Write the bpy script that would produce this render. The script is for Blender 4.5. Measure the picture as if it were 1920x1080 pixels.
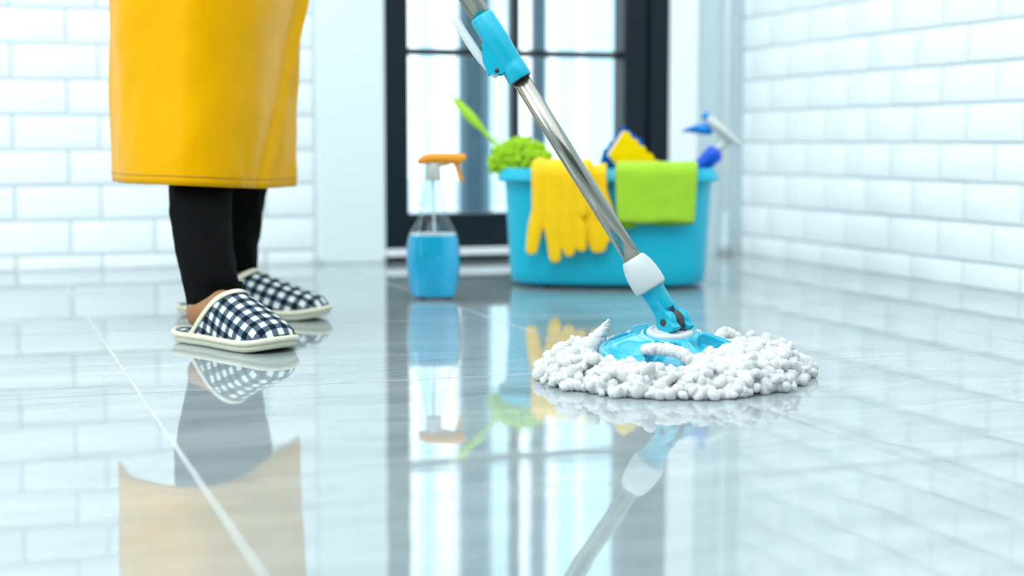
import bpy, bmesh, math, random
import numpy as np
from mathutils import Vector, Matrix, noise
random.seed(7)
rng = np.random.default_rng(7)
R = math.radians

for o in list(bpy.data.objects):
    bpy.data.objects.remove(o, do_unlink=True)
scene = bpy.context.scene
COL = scene.collection

# ------------------------------------------------------------------ camera
cam_d = bpy.data.cameras.new('camera')
cam_o = bpy.data.objects.new('camera', cam_d)
COL.objects.link(cam_o)
cam_o.location = (0, 0, 0.2764)
cam_o.rotation_euler = (R(90 - 5.2375), 0, R(-18.705))
cam_d.sensor_width = 36.0
cam_d.lens = 56.25
cam_d.clip_start = 0.05
cam_d.dof.use_dof = True
cam_d.dof.focus_distance = 1.93
cam_d.dof.aperture_fstop = 2.9
scene.camera = cam_o

# ------------------------------------------------------------------ world and light
world = bpy.data.worlds.new('overcast_sky')
scene.world = world
world.use_nodes = True
bg = world.node_tree.nodes['Background']
bg.inputs[0].default_value = (0.88, 0.967, 1.0, 1)
bg.inputs[1].default_value = 2.6


def area(name, loc, target, size, power, color):
    d = bpy.data.lights.new(name, 'AREA')
    d.shape = 'RECTANGLE'
    d.size, d.size_y = size
    d.energy = power
    d.color = color
    o = bpy.data.objects.new(name, d)
    COL.objects.link(o)
    o.location = loc
    o.rotation_euler = (Vector(target) - Vector(loc)).to_track_quat('-Z', 'Y').to_euler()
    return o


area('added_key_light', (-0.2, 0.9, 2.5), (0.7, 2.2, 0.0), (1.2, 1.2), 26, (1.0, 0.97, 0.93))  # added key light from high front left
area('added_side_fill', (-2.2, 1.9, 1.5), (1.2, 2.2, 0.35), (1.6, 1.6), 36, (0.92, 0.98, 1.0))  # added fill to brighten the brick wall; the left wall has no window

vs = scene.view_settings
vs.view_transform = 'Standard'
vs.look = 'None'
vs.gamma = 1.0
vs.use_curve_mapping = False
vs.exposure = -0.12


# ------------------------------------------------------------------ helpers
def srgb(r, g, b):
    def c(v):
        v /= 255.0
        return v / 12.92 if v <= 0.04045 else ((v + 0.055) / 1.055) ** 2.4
    return (c(r), c(g), c(b), 1.0)


def mat(name, rgb, rough=0.5, metal=0.0, spec=0.5, trans=0.0, ior=1.45, vary=0.0, vscale=20.0,
        bump=0.0, bscale=60.0, bdetail=2.0, sheen=0.0, sss=0.0, coat=0.0):
    m = bpy.data.materials.new(name)
    m.use_nodes = True
    nt = m.node_tree
    b = nt.nodes['Principled BSDF']
    col = srgb(*rgb)
    b.inputs['Base Color'].default_value = col
    b.inputs['Roughness'].default_value = rough
    b.inputs['Metallic'].default_value = metal
    b.inputs['Specular IOR Level'].default_value = spec
    b.inputs['Transmission Weight'].default_value = trans
    b.inputs['IOR'].default_value = ior
    b.inputs['Sheen Weight'].default_value = sheen
    b.inputs['Subsurface Weight'].default_value = sss
    b.inputs['Subsurface Radius'].default_value = (0.01, 0.01, 0.01)
    b.inputs['Subsurface Scale'].default_value = 0.5
    b.inputs['Coat Weight'].default_value = coat
    tc = nt.nodes.new('ShaderNodeTexCoord')
    if vary > 0:
        n = nt.nodes.new('ShaderNodeTexNoise')
        n.inputs['Scale'].default_value = vscale
        n.inputs['Detail'].default_value = 3
        nt.links.new(tc.outputs['Object'], n.inputs['Vector'])
        mx = nt.nodes.new('ShaderNodeMix')
        mx.data_type = 'RGBA'
        mx.inputs[6].default_value = tuple(c * (1 - vary) for c in col[:3]) + (1,)
        mx.inputs[7].default_value = tuple(min(1, c * (1 + vary)) for c in col[:3]) + (1,)
        nt.links.new(n.outputs['Fac'], mx.inputs[0])
        nt.links.new(mx.outputs[2], b.inputs['Base Color'])
    if bump > 0:
        n2 = nt.nodes.new('ShaderNodeTexNoise')
        n2.inputs['Scale'].default_value = bscale
        n2.inputs['Detail'].default_value = bdetail
        nt.links.new(tc.outputs['Object'], n2.inputs['Vector'])
        bp = nt.nodes.new('ShaderNodeBump')
        bp.inputs['Strength'].default_value = 1.0
        bp.inputs['Distance'].default_value = bump
        nt.links.new(n2.outputs['Fac'], bp.inputs['Height'])
        nt.links.new(bp.outputs['Normal'], b.inputs['Normal'])
    return m


def link(name, me, m=None, parent=None, smooth=True):
    o = bpy.data.objects.new(name, me)
    COL.objects.link(o)
    if m is not None:
        me.materials.clear()
        me.materials.append(m)
    if smooth:
        me.polygons.foreach_set('use_smooth', [True] * len(me.polygons))
    if parent is not None:
        o.parent = parent
    return o


def pydata(verts, faces):
    me = bpy.data.meshes.new('mesh')
    me.from_pydata([tuple(v) for v in verts], [], faces)
    me.update()
    return me


def thing(name, label, cat, loc=(0, 0, 0), rotz=0.0, group=None):
    o = bpy.data.objects.new(name, None)
    COL.objects.link(o)
    o.empty_display_size = 0.05
    o.location = loc
    o.rotation_euler = (0, 0, rotz)
    o['label'] = label
    o['category'] = cat
    if group:
        o['group'] = group
    return o


def tag(o, label, cat, group=None):
    o['label'] = label
    o['category'] = cat
    if group:
        o['group'] = group
    return o


def structure(o):
    o['kind'] = 'structure'
    return o


def box_me(x0, x1, y0, y1, z0, z1, bevel=0.0, seg=2):
    bm = bmesh.new()
    bmesh.ops.create_cube(bm, size=1)
    for v in bm.verts:
        v.co = Vector(((x0 + x1) / 2 + v.co.x * (x1 - x0), (y0 + y1) / 2 + v.co.y * (y1 - y0),
                       (z0 + z1) / 2 + v.co.z * (z1 - z0)))
    if bevel:
        bmesh.ops.bevel(bm, geom=bm.edges[:] + bm.verts[:], offset=bevel, segments=seg, affect='EDGES', profile=0.6)
    me = bpy.data.meshes.new('box')
    bm.to_mesh(me)
    bm.free()
    return me


def loft(rings, cap0=False, cap1=False, closed=True):
    n = len(rings[0])
    V = [p for r in rings for p in r]
    Fc = []
    for i in range(len(rings) - 1):
        for j in range(n if closed else n - 1):
            a = i * n + j
            b = i * n + (j + 1) % n
            Fc.append((a, b, b + n, a + n))
    if cap0:
        Fc.append(tuple(range(n - 1, -1, -1)))
    if cap1:
        Fc.append(tuple(range((len(rings) - 1) * n, len(rings) * n)))
    return V, Fc


def frame_of(d):
    d = Vector(d).normalized()
    up = Vector((0, 0, 1)) if abs(d.z) < 0.95 else Vector((1, 0, 0))
    x = d.cross(up).normalized()
    y = x.cross(d).normalized()
    return x, y, d


def lathe(profile, seg=40, sx=1.0, sy=1.0):
    """profile of (radius, z) revolved about z"""
    rings = [[(r * math.cos(2 * math.pi * k / seg) * sx, r * math.sin(2 * math.pi * k / seg) * sy, z)
              for k in range(seg)] for r, z in profile]
    return loft(rings, profile[0][0] > 1e-5, profile[-1][0] > 1e-5)


def smooth_path(pts, n):
    """Catmull-Rom resampling"""
    P = [Vector(p) for p in pts]
    P = [P[0] * 2 - P[1]] + P + [P[-1] * 2 - P[-2]]
    out = []
    segs = len(P) - 3
    for k in range(n):
        t = k / (n - 1) * segs
        i = min(int(t), segs - 1)
        t -= i
        a, b, c, d = P[i:i + 4]
        out.append(0.5 * ((2 * b) + (c - a) * t + (2 * a - 5 * b + 4 * c - d) * t * t + (3 * b - a - 3 * c + d) * t ** 3))
    return out


def tube(path, radii, seg=16, cap=True, flat=1.0):
    path = [Vector(p) for p in path]
    rings = []
    x = y = None
    for i, p in enumerate(path):
        d = (path[min(i + 1, len(path) - 1)] - path[max(i - 1, 0)]).normalized()
        if x is None:
            x, y, _ = frame_of(d)
        else:
            x = (x - d * x.dot(d)).normalized()
            y = x.cross(d).normalized()
        r = radii[i] if hasattr(radii, '__len__') else radii
        rings.append([p + x * (math.cos(2 * math.pi * k / seg) * r) + y * (math.sin(2 * math.pi * k / seg) * r * flat)
                      for k in range(seg)])
    return loft(rings, cap, cap)


def along(verts, origin, axis, xref=None):
    """move local verts (z up) to origin with z along axis"""
    d = Vector(axis).normalized()
    if xref is None:
        x, y, d = frame_of(d)
    else:
        x = Vector(xref)
        x = (x - d * x.dot(d)).normalized()
        y = d.cross(x).normalized()
    o = Vector(origin)
    return [o + x * v[0] + y * v[1] + d * v[2] for v in verts]


def join(*vf):
    V, Fc = [], []
    for v, f in vf:
        k = len(V)
        V += list(v)
        Fc += [tuple(i + k for i in t) for t in f]
    return V, Fc


def bm_fix(me):
    bm = bmesh.new()
    bm.from_mesh(me)
    bmesh.ops.remove_doubles(bm, verts=bm.verts, dist=1e-6)
    bmesh.ops.recalc_face_normals(bm, faces=bm.faces)
    bm.to_mesh(me)
    bm.free()
    return me


def cone_prim(a, b, ra, rb, sub=2):
    bm = bmesh.new()
    for p, r in ((a, ra), (b, rb)):
        bmesh.ops.create_icosphere(bm, subdivisions=sub, radius=r, matrix=Matrix.Translation(Vector(p)))
    r = bmesh.ops.convex_hull(bm, input=bm.verts)
    bmesh.ops.delete(bm, geom=[g for g in r['geom_interior'] if isinstance(g, bmesh.types.BMVert)], context='VERTS')
    bm.verts.index_update()
    V = [v.co.copy() for v in bm.verts]
    Fc = [tuple(v.index for v in f.verts) for f in bm.faces]
    bm.free()
    return V, Fc


def ell_prim(c, rad, axes=None, sub=3):
    bm = bmesh.new()
    bmesh.ops.create_icosphere(bm, subdivisions=sub, radius=1)
    bm.verts.index_update()
    ax = axes or (Vector((1, 0, 0)), Vector((0, 1, 0)), Vector((0, 0, 1)))
    V = [Vector(c) + ax[0] * (v.co.x * rad[0]) + ax[1] * (v.co.y * rad[1]) + ax[2] * (v.co.z * rad[2]) for v in bm.verts]
    Fc = [tuple(v.index for v in f.verts) for f in bm.faces]
    bm.free()
    return V, Fc


def apply_mods(me, mods):
    o = bpy.data.objects.new('tmp', me)
    COL.objects.link(o)
    for kind, props in mods:
        md = o.modifiers.new('m', kind)
        for k, v in props.items():
            setattr(md, k, v)
    dg = bpy.context.evaluated_depsgraph_get()
    dg.update()
    out = bpy.data.meshes.new_from_object(o.evaluated_get(dg))
    bpy.data.objects.remove(o)
    return out


def fuse(prims, voxel, iters=4, fac=0.5):
    V, Fc = join(*prims)
    me = pydata(V, Fc)
    return apply_mods(me, [('REMESH', dict(mode='VOXEL', voxel_size=voxel)),
                           ('SMOOTH', dict(factor=fac, iterations=iters))])


def sub(me, levels=1):
    return apply_mods(me, [('SUBSURF', dict(levels=levels, render_levels=levels))])


# ------------------------------------------------------------------ materials
M = {}
M['brick'] = mat('glazed_white_brick', (240, 246, 248), 0.25, vary=0.02, bump=0.0006, bscale=18)
M['mortar'] = mat('grey_mortar', (202, 213, 217), 0.9, bump=0.001, bscale=200)
M['plaster'] = mat('white_plaster', (226, 236, 239), 0.7, vary=0.02, vscale=6, bump=0.0002, bscale=150)
M['plaster_grey'] = mat('pale_grey_plaster', (196, 214, 219), 0.7, vary=0.02, vscale=6)
M['white_trim'] = mat('white_gloss_trim', (244, 248, 250), 0.35)
M['dark_frame'] = mat('dark_aluminium', (13, 26, 35), 0.45, spec=0.3, vary=0.06)
M['black_gap'] = mat('black_gap_fill', (8, 9, 11), 0.8)  # near-black colour standing in for the dark inside the frame gaps
M['threshold'] = mat('white_threshold', (236, 238, 242), 0.3)
M['grout'] = mat('light_grout', (205, 212, 210), 0.8)
M['outside'] = mat('outside_white_render', (246, 249, 250), 0.8, vary=0.02)
M['outside_blue'] = mat('outside_pale_blue_panel', (200, 229, 237), 0.6, vary=0.08, vscale=4)
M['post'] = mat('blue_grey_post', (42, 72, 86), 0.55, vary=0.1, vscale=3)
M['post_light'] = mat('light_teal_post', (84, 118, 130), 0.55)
M['back_wall'] = mat('grey_room_paint', (104, 106, 102), 0.8)
M['rubber'] = mat('yellow_rubber', (250, 202, 0), 0.5, spec=0.35, vary=0.05, vscale=30, bump=0.0003, bscale=120)
M['apron'] = mat('yellow_vinyl', (224, 162, 0), 0.35, spec=0.5, ior=1.14, vary=0.05, vscale=12, bump=0.0006, bscale=14)
M['apron_hem'] = mat('yellow_hem_stitching', (178, 128, 0), 0.5)
M['tub'] = mat('aqua_plastic', (0, 178, 208), 0.38, spec=0.45, sss=0.0)
M['cyan'] = mat('cyan_gloss_plastic', (10, 166, 197), 0.12, coat=0.5, spec=0.5)
M['cyan_dark'] = mat('cyan_socket_plastic', (4, 166, 194), 0.3, spec=0.5)
M['grey_plastic'] = mat('clouded_grey_plastic', (190, 199, 201), 0.35, sss=0.0)
M['dark_rubber'] = mat('charcoal_plastic', (52, 56, 58), 0.45)
M['steel'] = mat('brushed_steel', (158, 158, 148), 0.18, metal=1.0)
M['cloth_green'] = mat('green_microfibre', (164, 212, 52), 0.95, spec=0.1, sheen=0.3, vary=0.12, vscale=26, bump=0.0016, bscale=420, bdetail=4)
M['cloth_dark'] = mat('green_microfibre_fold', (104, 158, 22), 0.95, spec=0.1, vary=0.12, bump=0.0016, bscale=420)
M['duster'] = mat('lime_chenille', (158, 206, 14), 0.95, spec=0.1, sheen=0.3, vary=0.25, vscale=40, bump=0.001, bscale=400)
M['lime'] = mat('lime_plastic', (160, 208, 6), 0.35)
M['clear_ring'] = mat('clear_plastic_ring', (225, 238, 240), 0.15, trans=0.6)
M['sponge_y'] = mat('yellow_sponge', (254, 216, 0), 0.9, spec=0.1, vary=0.06, vscale=90, bump=0.0012, bscale=300)
M['sponge_w'] = mat('white_sponge_layer', (232, 236, 232), 0.9, spec=0.1, bump=0.001, bscale=300)
M['sponge_b'] = mat('blue_sponge', (0, 96, 190), 0.9, spec=0.1, vary=0.2, vscale=60, bump=0.0012, bscale=300)
M['sponge_d'] = mat('teal_scourer', (10, 84, 112), 0.95, spec=0.1, vary=0.3, vscale=80, bump=0.0015, bscale=300)
M['orange'] = mat('orange_plastic', (250, 164, 24), 0.35)
M['tan'] = mat('cloudy_tan_plastic', (226, 196, 158), 0.4)
M['collar'] = mat('cloudy_grey_collar', (190, 196, 194), 0.35)
M['blue_p'] = mat('royal_blue_plastic', (0, 84, 216), 0.35)
M['sky_p'] = mat('bright_blue_plastic', (0, 132, 224), 0.35)
M['cloudy'] = mat('cloudy_white_plastic', (206, 216, 218), 0.4)
M['skin'] = mat('skin', (152, 108, 72), 0.55, spec=0.35, vary=0.05, vscale=30, bump=0.0003, bscale=200)
M['trousers'] = mat('black_jersey', (5, 5, 6), 0.85, spec=0.1, sheen=0.0, vary=0.15, bump=0.0004, bscale=300)
M['shirt'] = mat('pale_grey_cotton', (196, 200, 202), 0.9, spec=0.2, bump=0.0005, bscale=200)
M['hair'] = mat('black_hair', (24, 20, 18), 0.45)
M['cream'] = mat('cream_terry_binding', (214, 213, 192), 0.9, spec=0.15, vary=0.06, vscale=60, bump=0.0008, bscale=350)
M['sole'] = mat('cream_foam_sole', (206, 206, 186), 0.8, spec=0.2, vary=0.06, vscale=30)
M['strand'] = mat('white_microfibre_strand', (215, 218, 218), 1.0, spec=0.05, vary=0.02, bump=0.0018, bscale=600, bdetail=4)


def gingham():
    m = bpy.data.materials.new('navy_gingham_cotton')
    m.use_nodes = True
    nt = m.node_tree
    b = nt.nodes['Principled BSDF']
    b.inputs['Roughness'].default_value = 0.95
    b.inputs['Specular IOR Level'].default_value = 0.1
    uv = nt.nodes.new('ShaderNodeTexCoord')
    sp = nt.nodes.new('ShaderNodeSeparateXYZ')
    nt.links.new(uv.outputs['UV'], sp.inputs[0])
    st = []
    for ax in (0, 1):
        mu = nt.nodes.new('ShaderNodeMath')
        mu.operation = 'FRACT'
        nt.links.new(sp.outputs[ax], mu.inputs[0])
        gt = nt.nodes.new('ShaderNodeMath')
        gt.operation = 'GREATER_THAN'
        gt.inputs[1].default_value = 0.5
        nt.links.new(mu.outputs[0], gt.inputs[0])
        st.append(gt)
    ad = nt.nodes.new('ShaderNodeMath')
    ad.operation = 'ADD'
    nt.links.new(st[0].outputs[0], ad.inputs[0])
    nt.links.new(st[1].outputs[0], ad.inputs[1])
    dv = nt.nodes.new('ShaderNodeMath')
    dv.operation = 'MULTIPLY'
    dv.inputs[1].default_value = 0.5
    nt.links.new(ad.outputs[0], dv.inputs[0])
    cr = nt.nodes.new('ShaderNodeValToRGB')
    cr.color_ramp.interpolation = 'CONSTANT'
    cr.color_ramp.elements[0].position = 0.0
    cr.color_ramp.elements[0].color = srgb(214, 220, 214)
    cr.color_ramp.elements[1].position = 0.25
    cr.color_ramp.elements[1].color = srgb(76, 94, 108)
    e = cr.color_ramp.elements.new(0.75)
    e.color = srgb(14, 28, 42)
    nt.links.new(dv.outputs[0], cr.inputs[0])
    nt.links.new(cr.outputs[0], b.inputs['Base Color'])
    tc = nt.nodes.new('ShaderNodeTexNoise')
    tc.inputs['Scale'].default_value = 400
    nt.links.new(uv.outputs['Object'], tc.inputs['Vector'])
    bp = nt.nodes.new('ShaderNodeBump')
    bp.inputs['Distance'].default_value = 0.0006
    nt.links.new(tc.outputs['Fac'], bp.inputs['Height'])
    nt.links.new(bp.outputs['Normal'], b.inputs['Normal'])
    return m


M['gingham'] = gingham()


def marble():
    m = bpy.data.materials.new('polished_grey_marble')
    m.use_nodes = True
    nt = m.node_tree
    L = nt.links.new
    b = nt.nodes['Principled BSDF']
    b.inputs['Roughness'].default_value = 0.03
    b.inputs['IOR'].default_value = 2.4
    tc = nt.nodes.new('ShaderNodeTexCoord')
    geo = nt.nodes.new('ShaderNodeNewGeometry')
    oi = nt.nodes.new('ShaderNodeObjectInfo')
    # shift the vein pattern tile by tile
    mul = nt.nodes.new('ShaderNodeVectorMath')
    mul.operation = 'SCALE'
    mul.inputs['Scale'].default_value = 7.0
    L(oi.outputs['Random'], mul.inputs[0])
    add = nt.nodes.new('ShaderNodeVectorMath')
    add.operation = 'ADD'
    L(geo.outputs['Position'], add.inputs[0])
    L(mul.outputs[0], add.inputs[1])
    mp = nt.nodes.new('ShaderNodeMapping')
    mp.inputs['Rotation'].default_value = (0, 0, R(-16))
    mp.inputs['Scale'].default_value = (1.6, 6.5, 1)
    L(add.outputs[0], mp.inputs['Vector'])
    n1 = nt.nodes.new('ShaderNodeTexNoise')
    n1.inputs['Scale'].default_value = 1.7
    n1.inputs['Detail'].default_value = 8
    n1.inputs['Roughness'].default_value = 0.62
    n1.inputs['Distortion'].default_value = 0.9
    L(mp.outputs[0], n1.inputs['Vector'])
    cr = nt.nodes.new('ShaderNodeValToRGB')
    e = cr.color_ramp.elements
    e[0].position, e[0].color = 0.30, srgb(130, 143, 147)
    e[1].position, e[1].color = 0.52, srgb(152, 164, 167)
    x = e.new(0.72)
    x.color = srgb(166, 177, 179)
    L(n1.outputs['Fac'], cr.inputs[0])
    # thin dark veins
    n2 = nt.nodes.new('ShaderNodeTexNoise')
    n2.inputs['Scale'].default_value = 2.2
    n2.inputs['Detail'].default_value = 5
    n2.inputs['Distortion'].default_value = 1.4
    L(mp.outputs[0], n2.inputs['Vector'])
    s = nt.nodes.new('ShaderNodeMath')
    s.operation = 'SUBTRACT'
    s.inputs[1].default_value = 0.5
    L(n2.outputs['Fac'], s.inputs[0])
    ab = nt.nodes.new('ShaderNodeMath')
    ab.operation = 'ABSOLUTE'
    L(s.outputs[0], ab.inputs[0])
    mr = nt.nodes.new('ShaderNodeMapRange')
    mr.inputs['From Min'].default_value = 0.0
    mr.inputs['From Max'].default_value = 0.02
    mr.inputs['To Min'].default_value = 0.32
    mr.inputs['To Max'].default_value = 0.0
    L(ab.outputs[0], mr.inputs[0])
    mx = nt.nodes.new('ShaderNodeMix')
    mx.data_type = 'RGBA'
    L(mr.outputs[0], mx.inputs[0])
    L(cr.outputs[0], mx.inputs[6])
    mx.inputs[7].default_value = srgb(106, 118, 122)
    L(mx.outputs[2], b.inputs['Base Color'])
    # faint polish waviness
    n3 = nt.nodes.new('ShaderNodeTexNoise')
    n3.inputs['Scale'].default_value = 9
    n3.inputs['Detail'].default_value = 1
    L(geo.outputs['Position'], n3.inputs['Vector'])
    bp = nt.nodes.new('ShaderNodeBump')
    bp.inputs['Strength'].default_value = 1.0
    bp.inputs['Distance'].default_value = 0.00022
    L(n3.outputs['Fac'], bp.inputs['Height'])
    L(bp.outputs['Normal'], b.inputs['Normal'])
    return m


M['marble'] = marble()


def thin_glass(name, tint, edge):
    """clear sheet: mostly see-through with a fresnel sheen"""
    m = bpy.data.materials.new(name)
    m.use_nodes = True
    nt = m.node_tree
    nt.nodes.remove(nt.nodes['Principled BSDF'])
    out = nt.nodes['Material Output']
    tr = nt.nodes.new('ShaderNodeBsdfTransparent')
    tr.inputs[0].default_value = tint
    gl = nt.nodes.new('ShaderNodeBsdfGlossy')
    gl.inputs['Roughness'].default_value = 0.02
    fr = nt.nodes.new('ShaderNodeFresnel')
    fr.inputs[0].default_value = edge
    ge = nt.nodes.new('ShaderNodeNewGeometry')
    iv = nt.nodes.new('ShaderNodeMath')
    iv.operation = 'SUBTRACT'
    iv.inputs[0].default_value = 1.0
    nt.links.new(ge.outputs['Backfacing'], iv.inputs[1])
    ml = nt.nodes.new('ShaderNodeMath')
    ml.operation = 'MULTIPLY'
    nt.links.new(fr.outputs[0], ml.inputs[0])
    nt.links.new(iv.outputs[0], ml.inputs[1])
    mx = nt.nodes.new('ShaderNodeMixShader')
    nt.links.new(ml.outputs[0], mx.inputs[0])
    nt.links.new(tr.outputs[0], mx.inputs[1])
    nt.links.new(gl.outputs[0], mx.inputs[2])
    nt.links.new(mx.outputs[0], out.inputs[0])
    return m


M['pane'] = thin_glass('window_glass', (0.93, 0.98, 1.0, 1), 1.45)


def clear_plastic():
    m = thin_glass('clear_pet_plastic', (0.97, 0.985, 0.99, 1), 1.75)
    nt = m.node_tree
    tr = [n for n in nt.nodes if n.type == 'BSDF_TRANSPARENT'][0]
    lw = nt.nodes.new('ShaderNodeLayerWeight')
    lw.inputs[0].default_value = 0.35
    cr = nt.nodes.new('ShaderNodeValToRGB')
    cr.color_ramp.elements[0].position = 0.35
    cr.color_ramp.elements[0].color = (0.96, 0.98, 0.985, 1)
    cr.color_ramp.elements[1].position = 0.95
    cr.color_ramp.elements[1].color = (0.55, 0.66, 0.70, 1)
    nt.links.new(lw.outputs['Facing'], cr.inputs[0])
    nt.links.new(cr.outputs[0], tr.inputs[0])
    return m


M['bottle'] = clear_plastic()


def liquid():
    m = bpy.data.materials.new('blue_cleaning_liquid')
    m.use_nodes = True
    nt = m.node_tree
    b = nt.nodes['Principled BSDF']
    b.inputs['Base Color'].default_value = srgb(0, 214, 255)
    b.inputs['Roughness'].default_value = 0.08
    b.inputs['IOR'].default_value = 1.33
    out = nt.nodes['Material Output']
    t = nt.nodes.new('ShaderNodeBsdfGlass')
    t.inputs['Color'].default_value = srgb(70, 212, 255)
    t.inputs['Roughness'].default_value = 0.02
    t.inputs['IOR'].default_value = 1.33
    mx = nt.nodes.new('ShaderNodeMixShader')
    mx.inputs[0].default_value = 0.32
    nt.links.new(b.outputs[0], mx.inputs[1])
    nt.links.new(t.outputs[0], mx.inputs[2])
    nt.links.new(mx.outputs[0], out.inputs[0])
    return m


M['liquid'] = liquid()

# ------------------------------------------------------------------ floor (60 cm polished tiles)
XW, YB = 1.80, 3.56                      # brick wall plane, window wall plane
fx0, fx1, fy0, fy1 = -2.43, 1.80, -1.8, 3.56
floor = structure(link('floor', box_me(fx0, fx1 + 0.2, fy0, fy1 + 0.2, -0.06, -0.0012), M['grout'], smooth=False))
tile_cache = {}
gx = [0.171 + 0.6 * k for k in range(-5, 4)]
gy = [1.185 + 0.6 * k for k in range(-5, 5)]
for x in gx:
    for y in gy:
        x0, x1 = max(x, fx0), min(x + 0.6, fx1)
        y0, y1 = max(y, fy0), min(y + 0.6, fy1)
        if x1 - x0 < 0.02 or y1 - y0 < 0.02:
            continue
        g = 0.0011
        key = (round(x1 - x0, 4), round(y1 - y0, 4))
        if key not in tile_cache:
            tile_cache[key] = box_me(g, key[0] - g, g, key[1] - g, -0.010, 0.0, 0.0008, 2)
            tile_cache[key].materials.append(M['marble'])
        t = link('floor_tile', tile_cache[key], None, floor, smooth=False)
        t.location = (x0, y0, 0)

# ------------------------------------------------------------------ right brick wall
WALL_H = 2.4
wall_r = structure(link('wall_right', box_me(XW + 0.0028, XW + 0.15, fy0, fy1 + 0.2, -0.05, WALL_H), M['mortar'], smooth=False))
P_L, P_H, JT = 0.178, 0.075, 0.0065
bricks = {}


def brick_me(length, height):
    key = (round(length, 3), round(height, 3))
    if key not in bricks:
        me = box_me(0, key[0], 0, 0.012, 0, key[1], 0.0016, 2)
        me.materials.append(M['brick'])
        bricks[key] = me
    return bricks[key]


row = 0
z = 0.048 - P_H
while z < 0.86:
    z0, z1 = max(z + JT / 2, 0.0005), z + P_H - JT / 2
    yj = 3.335 if row % 2 == 0 else 3.42
    k = -12
    while yj + k * P_L < fy1 and k < 4:
        a, b_ = yj + k * P_L + JT / 2, yj + (k + 1) * P_L - JT / 2
        b_ = min(b_, fy1 - 0.002)
        if b_ - a > 0.02 and a > 1.3:
            o = link('brick', brick_me(b_ - a, z1 - z0), None, wall_r)
            o.rotation_euler = (0, 0, R(90))           # local y (depth) turns to -x
            o.location = (XW + 0.012 + random.uniform(-0.0006, 0.0006), a, z0)
        k += 1
    z += P_H
    row += 1

# ------------------------------------------------------------------ window wall
wall_b = structure(link('wall_back', box_me(fx0, 0.745, YB + 0.0028, YB + 0.15, -0.05, WALL_H), M['mortar'], smooth=False))
row = 0
z = 0.032 - P_H
while z < 0.75:
    z0, z1 = max(z + JT / 2, 0.0005), z + P_H - JT / 2
    xj = 0.738 - (0 if row % 2 else 0.113)
    edges = [xj - k * P_L for k in range(0, 18)]
    if row % 2 == 0:
        edges = [0.738] + edges
    for a, b_ in zip(edges[1:], edges[:-1]):
        L_ = b_ - a - JT
        o = link('brick', brick_me(L_, z1 - z0), None, wall_b)
        o.location = (a + JT / 2, YB + random.uniform(-0.0006, 0.0006), z0)
    z += P_H
    row += 1
link('pillar', box_me(0.7405, 0.900, YB - 0.003, YB + 0.15, 0.0, WALL_H, 0.004), M['plaster'], wall_b, smooth=False)
link('skirting_stop', box_me(0.736, 0.748, YB - 0.010, YB, 0.0, 0.018, 0.002), M['plaster_grey'], wall_b, smooth=False)
link('plaster_strip', box_me(1.678, XW + 0.02, YB, YB + 0.15, 0.0, WALL_H), M['plaster_grey'], wall_b, smooth=False)
link('lintel', box_me(0.900, 1.678, YB, YB + 0.15, 2.1, WALL_H), M['plaster'], wall_b, smooth=False)
structure(link('trim_1', box_me(1.604, 1.678, YB - 0.010, YB + 0.10, 0.0, 2.1, 0.003), M['white_trim'], smooth=False))

# glazed door in a dark metal frame
win = thing('window_1', 'tall glazed opening in a dark metal frame', 'window', (0, 0, 0))
del win['category']
structure(win)
Y0, Y1 = YB - 0.005, YB + 0.065


def fr(name, x0, x1, z0, z1, ya=Y0, yb=Y1, m='dark_frame', bev=0.003):
    return link(name, box_me(x0, x1, ya, yb, z0, z1, bev), M[m], win, smooth=False)


fr('frame_stile', 0.900, 0.955, 0.0135, 2.1)
fr('frame_stile', 1.486, 1.544, 0.0135, 2.1)
fr('frame_stile', 1.552, 1.604, 0.0135, 2.1)
fr('gap_dark_strip', 1.543, 1.553, 0.0135, 2.1, Y0 + 0.02, Y1, 'black_gap', 0)  # black strip painting the dark of the gap between the stiles
fr('bottom_rail', 0.955, 1.486, 0.030, 0.110)
fr('top_rail', 0.955, 1.486, 2.04, 2.1)
fr('threshold', 0.900, 1.604, 0.0135, 0.0305, Y0 - 0.018, Y1, 'threshold', 0.004)
fr('floor_gap_dark_strip', 0.900, 1.604, 0.0, 0.014, Y0 - 0.004, Y1, 'black_gap', 0)  # dark gap under the threshold, drawn as a black strip
fr('glazing_bar', 1.211, 1.229, 0.110, 2.04, YB + 0.012, YB + 0.05, 'dark_frame', 0.002)
fr('glazing_bar', 0.955, 1.211, 0.474, 0.489, YB + 0.012, YB + 0.05, 'dark_frame', 0.002)
fr('glazing_bar', 1.229, 1.486, 0.474, 0.489, YB + 0.012, YB + 0.05, 'dark_frame', 0.002)
for a, b_ in ((0.955, 1.211), (1.229, 1.486)):
    for c, d in ((0.110, 0.474), (0.489, 2.04)):
        link('glass_pane', box_me(a, b_, YB + 0.028, YB + 0.032, c, d), M['pane'], win, smooth=False)

# room sides that the photograph does not show but that the steel and the gloss see
structure(link('wall_left', box_me(fx0 - 0.1, fx0, fy0, fy1 + 0.15, -0.05, WALL_H), M['plaster'], smooth=False))
structure(link('wall_front', box_me(fx0 - 0.1, fx1 + 0.15, fy0 - 0.1, fy0, -0.05, WALL_H), M['back_wall'], smooth=False))

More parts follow.
